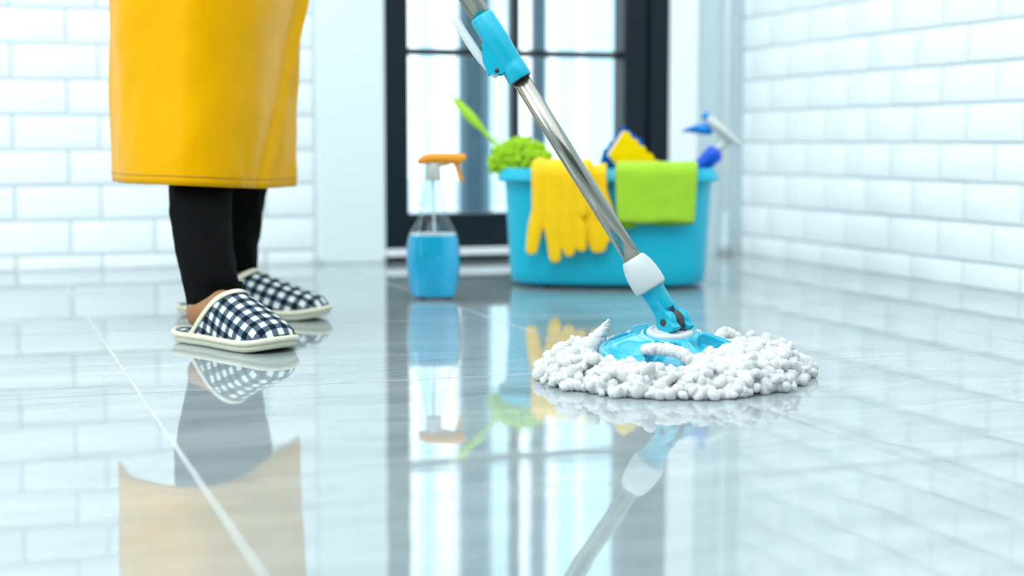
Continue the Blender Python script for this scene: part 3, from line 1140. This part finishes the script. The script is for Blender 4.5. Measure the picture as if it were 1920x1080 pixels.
for s in (-1, 1):
    q = []
    for t, a, b in ((0.016, 0.006, 0.016), (0.024, 0.006, 0.030), (0.040, 0.006, 0.027), (0.058, 0.006, 0.017)):
        cc = J + PD * (LP + t)
        q.append([cc + LV * (a if i in (0, 3) else b) + LS * (s * 0.0085 + (0.0022 if i in (0, 1) else -0.0022)) for i in range(4)])
    link('clamp_cheek', bm_fix(pydata(*loft(q, True, True))), M['cyan_dark'], mop, smooth=False)
lp = [J + PD * (LP + t) + LV * d for t, d in ((0.018, 0.020), (0.024, 0.0225), (0.05, 0.027), (0.085, 0.028), (0.105, 0.026))]
link('clamp_lever', pydata(*tube(smooth_path(lp, 14), [0.0040, .0052, .0056, .0056, .0056, .0056, .0056, .0056, .0056, .0054, .0052, .005, .0045, .003], 14)), M['cloudy'], mop)
V, Fc = disc(J + PD * (LP + 0.022) + LV * 0.0185, LS, 0.0030, 0.0112, 16, 0.0005)
link('lever_pin', pydata(V, Fc), M['dark_rubber'], mop)
V, Fc = lathe([(0.0, LP + 0.08), (0.0124, LP + 0.08), (0.0124, 1.16), (0.0, 1.16)], 40)
link('upper_pole', pydata(along(V, J, PD), Fc), M['steel'], mop)
V, Fc = lathe([(0.0, 1.14), (0.0142, 1.14), (0.0150, 1.17), (0.0145, 1.24), (0.010, 1.25), (0.0, 1.25)], 32)
link('pole_grip', pydata(along(V, J, PD), Fc), M['cyan_dark'], mop)

# --- microfibre strands: beaded chains from under the plate rim out to the floor
bmi = bmesh.new()
bmesh.ops.create_icosphere(bmi, subdivisions=2, radius=1)
bmi.verts.index_update()
IV = np.array([v.co for v in bmi.verts])
IF = np.array([[v.index for v in f.verts] for f in bmi.faces])
bmi.free()
VAR = []
for k in range(14):
    ph = rng.uniform(0, 6.28, (4, 3))
    fr_ = rng.uniform(1.5, 3.4, (4, 3))
    dsp = sum(np.sin((IV * fr_[i] + ph[i]).sum(1)) for i in range(4)) * 0.07
    VAR.append(IV * (1 + dsp)[:, None])


def rand_rot():
    q = rng.normal(size=4)
    q /= np.linalg.norm(q)
    w_, x_, y_, z_ = q
    return np.array([[1 - 2 * (y_ * y_ + z_ * z_), 2 * (x_ * y_ - z_ * w_), 2 * (x_ * z_ + y_ * w_)],
                     [2 * (x_ * y_ + z_ * w_), 1 - 2 * (x_ * x_ + z_ * z_), 2 * (y_ * z_ - x_ * w_)],
                     [2 * (x_ * z_ - y_ * w_), 2 * (y_ * z_ + x_ * w_), 1 - 2 * (x_ * x_ + y_ * y_)]])


def blobs_mesh(items):
    n = len(items)
    nv, nf = len(IV), len(IF)
    AV = np.empty((n * nv, 3))
    AF = np.empty((n * nf, 3), dtype=np.int32)
    for i, (c, s) in enumerate(items):
        S = np.array(s) * (1 + rng.uniform(-0.15, 0.2, 3))
        P = (VAR[rng.integers(len(VAR))] * S) @ rand_rot().T + np.array(c)
        P[:, 2] = np.maximum(P[:, 2], 0.0006)
        AV[i * nv:(i + 1) * nv] = P
        AF[i * nf:(i + 1) * nf] = IF + i * nv
    me = bpy.data.meshes.new('strands')
    me.vertices.add(len(AV))
    me.vertices.foreach_set('co', AV.ravel())
    me.loops.add(len(AF) * 3)
    me.loops.foreach_set('vertex_index', AF.ravel())
    me.polygons.add(len(AF))
    me.polygons.foreach_set('loop_start', np.arange(0, len(AF) * 3, 3, dtype=np.int32))
    me.update(calc_edges=True)
    me.validate()
    return me


def outer_r(th):
    """outline of the strand pad seen from above; th from view-right, counter-clockwise"""
    return 0.156 + 0.004 * math.sin(3 * th + 0.6) + 0.003 * math.sin(7 * th + 2) + 0.020 * max(0, -math.sin(th)) - 0.009 * max(0, math.cos(th))


def pile(th):
    """height of the heap: a little taller on the right"""
    return 0.0255 + 0.008 * max(0, math.cos(th - 0.2)) + 0.003 * math.sin(5 * th + 1) + 0.002 * math.sin(11 * th)


items = []
NS = 480
for k in range(NS):
    th = 2 * math.pi * (k + rng.uniform(-0.4, 0.4)) / NS
    lay = k % 3
    Ro = outer_r(th) - 0.006 * lay + rng.normal() * 0.004
    r0 = 0.070
    H = pile(th) * (0.22 + 0.34 * lay) + rng.normal() * 0.0025
    nb = int((Ro - r0) / 0.0080) + 1
    curl = rng.uniform(-0.25, 0.25)
    big = rng.uniform(0.75, 1.15)
    for i in range(nb + 1):
        s = i / nb
        r = r0 + (Ro - r0) * s
        a = th + curl * s * s + rng.normal() * 0.02
        rise = sst(0.0, 0.45, s)
        drop = (0.72 + 0.36 * s) * (1 - 0.42 * sst(0.88, 1.0, s))
        zc = (0.012 * (1 - rise) + H * rise) * drop + rng.normal() * 0.0022
        if r < 0.090:
            zc = min(zc, 0.010 + 0.004 * math.cos(a))
        rad = rng.uniform(0.0050, 0.0080) * big
        p = CR * (r * math.cos(a)) + CF * (r * math.sin(a))
        items.append(((p.x, p.y, max(zc, rad * 0.85)), (rad, rad * rng.uniform(0.8, 1.0), rad * rng.uniform(1.0, 1.3))))
# heap climbing over the front right edge of the plate
for k in range(210):
    a = R(rng.uniform(-82, 8))
    top = math.sin((math.degrees(a) + 82) / 90 * math.pi) ** 0.6
    r = rng.uniform(0.080 - 0.018 * top, 0.118)
    p = CR * (r * math.cos(a)) + CF * (r * math.sin(a))
    rad = rng.uniform(0.0052, 0.0088)
    zc = 0.020 + 0.014 * top * (1 - abs(r - 0.085) / 0.05) + rng.normal() * 0.003
    items.append(((p.x, p.y, zc), (rad, rad, rad * rng.uniform(1.0, 1.3))))
fib = link('microfibre_strands', blobs_mesh(items), M['strand'], mop)
fib['kind'] = 'stuff'


def strand(pts, r0, r1, n):
    it = []
    for q, p in enumerate(smooth_path(pts, n)):
        rad = r0 + (r1 - r0) * q / (n - 1)
        it.append(((p.x, p.y, p.z), (rad, rad, rad)))
    return link('strand', blobs_mesh(it), M['strand'], mop)


def mp(rx, ry, z):
    p = CR * rx + CF * ry
    return (p.x, p.y, z)


strand([mp(0.016, -0.086, 0.026), mp(0.000, -0.078, 0.037), mp(-0.022, -0.066, 0.0405), mp(-0.038, -0.060, 0.039)], 0.0078, 0.0066, 13)
strand([mp(-0.100, 0.030, 0.026), mp(-0.088, 0.036, 0.040), mp(-0.080, 0.036, 0.052), mp(-0.075, 0.034, 0.062)], 0.0125, 0.0020, 20)
strand([mp(0.136, -0.006, 0.014), mp(0.148, -0.010, 0.018), mp(0.157, -0.010, 0.014), mp(0.162, -0.008, 0.0095)], 0.0095, 0.0085, 7)
strand([mp(0.058, 0.072, 0.026), mp(0.066, 0.084, 0.036), mp(0.074, 0.092, 0.040), mp(0.086, 0.094, 0.034)], 0.0085, 0.0080, 8)

# ------------------------------------------------------------------ person
FW = Vector((0.585, -0.811, 0))
LF = Vector((0.811, 0.585, 0))
person = thing('person', 'person in a yellow apron, black trousers and checked slippers standing left of the mop', 'person', (0.33, 2.42, 0))
PO = Vector((0.33, 2.42, 0))


def W(p):
    return Vector(p) - PO


footR = (Vector((0.2750, 2.2560, 0)), Vector((0.508, -0.861, 0)), 0.217, -1)
footL = (Vector((0.312, 2.588, 0)), Vector((0.808, -0.589, 0)), 0.258, 1)

ank_R, ank_L = W((0.312, 2.222, 0.075)), W((0.383, 2.545, 0.075))
knee_R, knee_L = W((0.330, 2.400, 0.41)), W((0.425, 2.558, 0.41))
hip_R, hip_L = W((0.285, 2.440, 0.76)), W((0.385, 2.520, 0.76))
pel = W((0.335, 2.480, 0.80))
waist = W((0.345, 2.460, 0.93))
chest = W((0.385, 2.390, 1.10))
sh_R, sh_L = W((0.290, 2.245, 1.20)), W((0.530, 2.418, 1.20))
neck = W((0.420, 2.320, 1.25))
headc = W((0.445, 2.275, 1.385))


def pole_at(zz):
    tt = (zz - J.z) / PD.z
    return MC + J + PD * tt


hR, hL = W(pole_at(0.86)), W(pole_at(1.05))
side_R = Vector((0.2, 0.98, 0)).normalized()
wr_R = hR + Vector((0.015, 0.060, 0.030))
wr_L = hL + Vector((0.055, 0.040, 0.020))
el_R = (sh_R + wr_R) * 0.5 + Vector((-0.07, 0.03, -0.07))
el_L = (sh_L + wr_L) * 0.5 + Vector((0.03, -0.02, -0.10))


def foot_prims(f, ank):
    o, d, L_, sgn = f
    o = o - PO
    h = o + d * (0.235 * L_)
    pr_ = [cone_prim(h + Vector((0, 0, 0.042)), ank, 0.0235, 0.0245), cone_prim(h + Vector((0, 0, 0.042)), o + d * (0.42 * L_) + Vector((0, 0, 0.042)), 0.026, 0.025),
           cone_prim(ank - Vector((0, 0, 0.008)), o + d * (0.50 * L_) + Vector((0, 0, 0.044)), 0.025, 0.019),
           cone_prim(o + d * (0.45 * L_) + Vector((0, 0, 0.040)), o + d * (0.70 * L_) + Vector((0, 0, 0.033)), 0.026, 0.016)]
    sd = Vector((-d.y, d.x, 0))
    for q in range(5):
        b_ = o + d * (0.70 * L_) + sd * (0.015 * (q - 2) * 0.9) + Vector((0, 0, 0.030))
        pr_.append(cone_prim(b_, b_ + d * (0.035 - 0.004 * abs(q - 1.5)), 0.0095, 0.0075))
    return pr_


def hand_prims(center, wrist, flip):
    """palm beside the pole, four fingers wrapped round it and a thumb"""
    pr_ = []
    d = PD
    out = (wrist - center)
    out = (out - d * out.dot(d)).normalized()
    tan = d.cross(out).normalized() * flip
    palm0 = center + out * 0.026
    for q in range(4):
        off = d * (0.027 - 0.018 * q)
        r = 0.0085 - 0.0006 * abs(q - 1.3)
        a0 = palm0 + off + tan * 0.012
        k1 = center + off + out * 0.012 + tan * 0.024
        k2 = center + off - out * 0.014 + tan * 0.018
        k3 = center + off - out * 0.021 - tan * 0.006
        pr_ += [cone_prim(a0, k1, r * 1.15, r), cone_prim(k1, k2, r, r * .95), cone_prim(k2, k3, r * .95, r * .85)]
        pr_.append(cone_prim(palm0 + off - tan * 0.012, a0, 0.011, 0.011))
        pr_.append(cone_prim(palm0 + off, wrist, 0.012, 0.020))
    t0 = palm0 - tan * 0.014 - d * 0.010
    t1 = center + out * 0.010 - tan * 0.024 + d * 0.014
    t2_ = center - out * 0.012 - tan * 0.019 + d * 0.026
    pr_ += [cone_prim(wrist, t0, 0.018, 0.013), cone_prim(t0, t1, 0.012, 0.0098), cone_prim(t1, t2_, 0.0098, 0.0082)]
    return pr_


prims = []
for f, a, k, h in ((footR, ank_R, knee_R, hip_R), (footL, ank_L, knee_L, hip_L)):
    prims += foot_prims(f, a)
    c1_, c2_ = (W((0.312, 2.288, 0.15)), W((0.3256, 2.369, 0.27))) if k is knee_R else (W((0.407, 2.556, 0.165)), W((0.415, 2.562, 0.28)))
    prims += [cone_prim(a, c1_, 0.025, 0.026), cone_prim(c1_, c2_, 0.026, 0.030), cone_prim(c2_, k, 0.030, 0.036), cone_prim(k, h, 0.040, 0.062), cone_prim(h, pel, 0.066, 0.080)]
prims += [cone_prim(pel, waist, 0.10, 0.085), cone_prim(hip_R, hip_L, 0.075, 0.075), cone_prim(waist, chest, 0.085, 0.10),
          cone_prim(sh_R, sh_L, 0.045, 0.045), cone_prim(chest - LF * 0.05, sh_R + Vector((0.02, 0.02, -0.02)), 0.08, 0.045),
          cone_prim(chest + LF * 0.05, sh_L - Vector((0.02, 0.02, 0.02)), 0.08, 0.045), cone_prim(chest, neck, 0.085, 0.05),
          cone_prim(neck, headc - Vector((0, 0, 0.03)), 0.046, 0.042)]
for s_, e_, w_, h_, fl_ in ((sh_R, el_R, wr_R, hR, 1), (sh_L, el_L, wr_L, hL, -1)):
    prims += [cone_prim(s_, e_, 0.044, 0.034), cone_prim(e_, w_, 0.035, 0.022)]
    prims += hand_prims(h_, w_, fl_)
# head looking down towards the mop
look = (FW * 0.86 + Vector((0, 0, -0.50))).normalized()
hup = (Vector((0, 0, 1)) - look * look.z).normalized()
hx = look.cross(hup).normalized()
HA = (hx, look, hup)


def hp(x, y, z_):
    return headc + hx * x + look * y + hup * z_


prims += [ell_prim(hp(0, -0.012, 0.020), (0.072, 0.090, 0.088), HA), ell_prim(hp(0, 0.022, -0.045), (0.054, 0.062, 0.062), HA),
          cone_prim(hp(0, 0.080, 0.005), hp(0, 0.097, -0.030), 0.009, 0.012), cone_prim(hp(-0.018, 0.078, -0.062), hp(0.018, 0.078, -0.062), 0.008, 0.008),
          cone_prim(hp(-0.014, 0.074, -0.072), hp(0.014, 0.074, -0.072), 0.009, 0.009), ell_prim(hp(0, 0.060, -0.092), (0.025, 0.022, 0.018), HA),
          cone_prim(hp(-0.045, 0.066, 0.022), hp(-0.014, 0.078, 0.022), 0.009, 0.009), cone_prim(hp(0.045, 0.066, 0.022), hp(0.014, 0.078, 0.022), 0.009, 0.009),
          ell_prim(hp(-0.073, -0.012, -0.012), (0.009, 0.018, 0.030), HA), ell_prim(hp(0.073, -0.012, -0.012), (0.009, 0.018, 0.030), HA)]
link('body', fuse(prims, 0.0042, 5), M['skin'], person)
for s in (-1, 1):
    link('eye', pydata(*ell_prim(hp(s * 0.031, 0.0705, 0.004), (0.012, 0.010, 0.006), HA, 2)), M['white_trim'], person)
    link('iris', pydata(*ell_prim(hp(s * 0.031, 0.0785, 0.003), (0.0045, 0.003, 0.0045), HA, 2)), M['hair'], person)
hairp = [ell_prim(hp(0, -0.026, 0.034), (0.081, 0.092, 0.088), HA), ell_prim(hp(0, -0.075, -0.030), (0.062, 0.045, 0.075), HA),
         cone_prim(hp(-0.068, 0.01, 0.04), hp(-0.074, -0.01, -0.02), 0.016, 0.010), cone_prim(hp(0.068, 0.01, 0.04), hp(0.074, -0.01, -0.02), 0.016, 0.010),
         ell_prim(hp(0, -0.120, 0.010), (0.035, 0.035, 0.035), HA)]
link('hair', fuse(hairp, 0.005, 4), M['hair'], person)
# shirt
sp_ = [cone_prim(waist - Vector((0, 0, 0.10)), chest, 0.118, 0.116), cone_prim(chest - LF * 0.05, sh_R + Vector((0.02, 0.02, -0.02)), 0.092, 0.056),
       cone_prim(chest + LF * 0.05, sh_L - Vector((0.02, 0.02, 0.02)), 0.092, 0.056), cone_prim(chest, neck - Vector((0, 0, 0.02)), 0.098, 0.058),
       cone_prim(sh_R, sh_R.lerp(el_R, 0.7), 0.056, 0.050), cone_prim(sh_L, sh_L.lerp(el_L, 0.7), 0.056, 0.050)]
link('shirt', fuse(sp_, 0.006, 5), M['shirt'], person)


# trousers: one loft per leg with soft creases, open at the hems
def leg_loft(pts, seed):
    """pts: (world x, y, z, half width across the view, half depth)"""
    P = smooth_path([(p[0], p[1], p[2]) for p in pts], 60)
    A_ = smooth_path([(p[3], p[4], 0) for p in pts], 60)
    rings = []
    for i, (p, a) in enumerate(zip(P, A_)):
        ring = []
        for q in range(56):
            t = 2 * math.pi * q / 56
            w1 = 0.0035 * noise.noise(Vector((math.cos(t) * 1.2 + seed, math.sin(t) * 1.2, p.z * 22 + math.cos(t - 0.6) * 1.6)))
            w2 = 0.0015 * noise.noise(Vector((math.cos(t) * 3 + seed, math.sin(t) * 3, p.z * 60)))
            wr = (w1 + w2)
            v = Vector((p.x, p.y, p.z)) + CR * ((a.x + wr) * math.cos(t)) + CF * ((a.y + wr) * math.sin(t))
            if i < 10:
                # slanted hem: lower at the heel
                v.z += (1 - i / 10) * hem_slant * -(CR * math.cos(t) * a.x + CF * math.sin(t) * a.y).dot(-hem_dir) / 0.04
            ring.append(v - PO)
        rings.append(ring)
    inner_ring = [[v + (Vector((P[0].x, P[0].y, v.z + PO.z)) - PO - v).normalized() * 0.003 + Vector((0, 0, k)) for v in rings[0]] for k in (0.0, 0.03)]
    return loft([inner_ring[1], inner_ring[0]] + rings, False, True)


hem_slant, hem_dir = 0.006, FW
legR = leg_loft([(0.318, 2.221, 0.049, 0.0385, 0.042), (0.312, 2.246, 0.100, 0.0395, 0.044), (0.312, 2.290, 0.150, 0.0415, 0.046), (0.3145, 2.332, 0.200, 0.0445, 0.048), (0.3256, 2.369, 0.270, 0.0500, 0.052),
                 (0.330, 2.400, 0.41, 0.058, 0.06), (0.310, 2.430, 0.60, 0.078, 0.078), (0.290, 2.445, 0.80, 0.100, 0.095)], 1.0)
legL = leg_loft([(0.397, 2.549, 0.068, 0.0340, 0.038), (0.402, 2.552, 0.120, 0.0355, 0.042), (0.407, 2.556, 0.165, 0.0375, 0.044), (0.412, 2.558, 0.205, 0.0405, 0.046), (0.415, 2.562, 0.280, 0.0460, 0.050),
                 (0.425, 2.558, 0.41, 0.056, 0.058), (0.405, 2.535, 0.60, 0.076, 0.076), (0.385, 2.510, 0.80, 0.100, 0.095)], 4.0)
link('trousers', bm_fix(pydata(*join(legR, legL))), M['trousers'], person)

# apron: a sheet from the waist to below the knee, wrapped round the front
hem = [(0.205, 2.500), (0.212, 2.420), (0.240, 2.345), (0.287, 2.276), (0.355, 2.300), (0.429, 2.431), (0.499, 2.558)]
hz = [0.2165, 0.2160, 0.2155, 0.2145, 0.2105, 0.2050, 0.2040]
cw = Vector((0.365, 2.440, 0))
wst = []
for al in (-125, -95, -62, -38, 2, 45, 82):
    wst.append(cw + FW * (0.135 * math.cos(R(al))) + LF * (0.165 * math.sin(R(al))))
NU, NV = 110, 90
hp_ = smooth_path([(p[0], p[1], z_) for p, z_ in zip(hem, hz)], NU + 1)
wp_ = smooth_path([(p.x, p.y, 0.98) for p in wst], NU + 1)
V = []
for j in range(NV + 1):
    t = j / NV
    for i in range(NU + 1):
        u = i / NU
        p = hp_[i].lerp(wp_[i], t)
        e = 0.5 * t * (1 - t)
        tg_ = (hp_[min(i + 1, NU)] - hp_[max(i - 1, 0)])
        nrm = Vector((tg_.y, -tg_.x, 0)).normalized()
        zz = p.z
        # creases: one long ridge, smaller dents, soft folds
        c1 = u - (0.79 + (zz - 0.2) * 0.62)
        rid = 0.0105 * math.exp(-(c1 / 0.018) ** 2) - 0.0035 * math.exp(-((c1 - 0.04) / 0.03) ** 2)
        c2 = u - (0.70 - (zz - 0.2) * 0.9)
        rid += 0.0035 * math.exp(-(c2 / 0.012) ** 2) * math.exp(-((zz - 0.235) / 0.035) ** 2)
        fold = 0.0045 * math.sin(u * 16 + zz * 7 + 1.0) * (0.4 + 0.6 * t)
        nz = 0.006 * noise.noise(Vector((u * 5, zz * 7, 1.3))) + 0.0022 * noise.noise(Vector((u * 14, zz * 20, 4)))
        V.append(p + nrm * (rid + fold + nz + 0.045 * e) - PO)
Fc = [(j * (NU + 1) + i, j * (NU + 1) + i + 1, (j + 1) * (NU + 1) + i + 1, (j + 1) * (NU + 1) + i) for j in range(NV) for i in range(NU)]
me = apply_mods(pydata(V, Fc), [('SOLIDIFY', dict(thickness=0.0016, offset=0))])
apron = link('apron', me, M['apron'], person)
# hem fold and stitching line along the bottom
st = []
for jj, rad in ((1.55, 0.0009),):
    j = int(jj)
    pth = [Vector(V[j * (NU + 1) + i]).lerp(Vector(V[(j + 1) * (NU + 1) + i]), jj - j) for i in range(NU + 1)]
    nn = []
    for i in range(NU + 1):
        tg_ = (hp_[min(i + 1, NU)] - hp_[max(i - 1, 0)])
        nn.append(Vector((tg_.y, -tg_.x, 0)).normalized())
    pth = [p + n_ * 0.0010 for p, n_ in zip(pth, nn)]
    link('hem_stitching', pydata(*tube(pth, rad, 6)), M['apron_hem'], apron)


# slippers
def slipper(f, label):
    o, d, L_, sgn = f
    root = bpy.data.objects.new('slipper', None)
    COL.objects.link(root)
    root.parent = person
    root.location = o - PO
    root.rotation_euler = (0, 0, math.atan2(d.y, d.x))
    if label:
        root['label'] = label

    def hw(s):
        s = max(0.0, min(1.0, s))
        pts = [(0, 0.0), (0.02, 0.014), (0.06, 0.0245), (0.14, 0.0325), (0.25, 0.0345), (0.42, 0.0365), (0.6, 0.0430), (0.75, 0.0455), (0.87, 0.0425), (0.94, 0.0350), (0.98, 0.0240), (1.0, 0.0)]
        for (a, b_), (c_, e_) in zip(pts[:-1], pts[1:]):
            if a <= s <= c_:
                k = (s - a) / (c_ - a)
                if a < 0.01 or c_ > 0.99:
                    k = math.sqrt(k) if a < 0.01 else 1 - math.sqrt(max(0, 1 - k))
                else:
                    k = k * k * (3 - 2 * k) * 0.4 + k * 0.6
                return b_ + (e_ - b_) * k
        return 0

    def mid(s):
        return sgn * (-0.004 * math.sin(math.pi * s) + 0.006 * max(0, s - 0.6))

    def lift(s):
        return 0.006 * max(0, (s - 0.8) / 0.2) ** 2 + 0.003 * max(0, (0.2 - s) / 0.2) ** 2
    SS = [0.5 - 0.5 * math.cos(math.pi * k / 60) for k in range(61)]
    ring = [(s, 1) for s in SS] + [(s, -1) for s in SS[-2:0:-1]]

    def outline(off, z_):
        out = []
        for s, sg in ring:
            x = s * L_
            y = mid(s) + sg * hw(s)
            # push outward by off
            n_ = Vector((s - 0.5, 0, 0)) * 0
            k = 1 + off / 0.04
            out.append((0.5 * L_ + (x - 0.5 * L_) * (1 + off / (0.5 * L_)), mid(s) + sg * hw(s) * k, z_ + lift(s)))
        return out
    rings = [outline(o_, z_) for o_, z_ in ((-0.006, 0.0004), (-0.002, 0.0012), (0.0, 0.004), (0.0005, 0.0075), (-0.0008, 0.0098))]
    rings.append(outline(-0.010, 0.0098))
    link('sole', bm_fix(pydata(*loft(rings, True, True))), M['sole'], root)
    rp_ = [Vector(p) for p in outline(-0.0002, 0.0128)]
    link('binding', pydata(*tube(rp_ + rp_[:1], 0.0040, 10, False)), M['cream'], root)
    # insole
    V_, F_ = loft([outline(-0.003, 0.0095), outline(-0.0035, 0.0150), outline(-0.012, 0.0156), outline(-0.03, 0.0156)], False, True)
    me_ = pydata(V_, F_)
    uvl = me_.uv_layers.new(name='UVMap')
    for lp_ in me_.loops:
        c_ = me_.vertices[lp_.vertex_index].co
        uvl.data[lp_.index].uv = (c_.x / 0.018, c_.y / 0.018)
    link('insole', me_, M['gingham'], root)

    # upper
    def top_h(s):
        pts = [(0.25, 0.078), (0.46, 0.0710), (0.56, 0.0630), (0.68, 0.0510), (0.80, 0.0400), (0.90, 0.0300), (0.96, 0.0210), (1.0, 0.006)]
        for (a, b_), (c_, e_) in zip(pts[:-1], pts[1:]):
            if a <= s <= c_:
                k = (s - a) / (c_ - a)
                return b_ + (e_ - b_) * k
        return pts[0][1]

    def up_pt(s, ph, off=0.0):
        h = top_h(s)
        wdt = hw(s) - 0.0025
        c_, s_ = math.cos(ph), math.sin(ph)
        y = mid(s) + (wdt + off) * math.copysign(abs(c_) ** 0.9, c_)
        return Vector((s * L_ + 0.0, y, 0.0140 + lift(s) + (h - 0.004 + off) * abs(s_) ** 0.85 * (1 if s_ >= 0 else 1)))

    def s_open(ph):
        return 0.25 + 0.27 * math.sin(ph) ** 0.8 if 0 < ph < math.pi else 0.25
    NP, NSg = 60, 56
    V_, UV_ = [], []
    for i in range(NP + 1):
        ph = math.pi * i / NP
        so = s_open(ph)
        arc = 0
        for j in range(NSg + 1):
            k = j / NSg
            s = so + (0.992 - so) * (1 - (1 - k) ** 1.25)
            V_.append(up_pt(s, ph))
    grid = lambda i, j: V_[i * (NSg + 1) + j]
    # texture lengths: along the foot by x, across by girth from the crown line
    UV_ = [None] * len(V_)
    for j in range(NSg + 1):
        mid_i = NP // 2
        g_ = 0
        for i in range(mid_i, NP + 1):
            if i > mid_i:
                g_ += (grid(i, j) - grid(i - 1, j)).length
            UV_[i * (NSg + 1) + j] = (0, g_)
        g_ = 0
        for i in range(mid_i, -1, -1):
            if i < mid_i:
                g_ -= (grid(i, j) - grid(i + 1, j)).length
            UV_[i * (NSg + 1) + j] = (0, g_)
    F_ = [(i * (NSg + 1) + j, (i + 1) * (NSg + 1) + j, (i + 1) * (NSg + 1) + j + 1, i * (NSg + 1) + j + 1) for i in range(NP) for j in range(NSg)]
    me_ = pydata(V_, F_)
    uvl = me_.uv_layers.new(name='UVMap')
    for lp_ in me_.loops:
        c_ = V_[lp_.vertex_index]
        ln = c_.x + 0.30 * (0.08 - c_.z)
        uvl.data[lp_.index].uv = (ln / 0.019 + 0.2, UV_[lp_.vertex_index][1] / 0.019 + 0.25)
    me_ = apply_mods(me_, [('SOLIDIFY', dict(thickness=0.003, offset=-1))])
    link('upper', me_, M['gingham'], root)
    edge = [up_pt(s_open(math.pi * i / NP), math.pi * i / NP, 0.0005) for i in range(NP + 1)]
    band = []
    for i, p in enumerate(edge):
        ph = math.pi * i / NP
        q2 = up_pt(s_open(ph) + 0.046, ph, 0.0012)
        q1 = up_pt(s_open(ph) + 0.022, ph, 0.0024)
        q0 = up_pt(s_open(ph) - 0.004, ph, 0.0012)
        qi = up_pt(s_open(ph) - 0.002, ph, -0.0034)
        band.append([q2, q1, q0, qi])
    V2, F2 = loft(band, False, False, closed=False)
    me_ = apply_mods(pydata(V2, F2), [('SUBSURF', dict(levels=1)), ('SOLIDIFY', dict(thickness=0.0012, offset=0))])
    link('trim_band', me_, M['cream'], root)
    return root


slipper(footR, None)
slipper(footL, None)
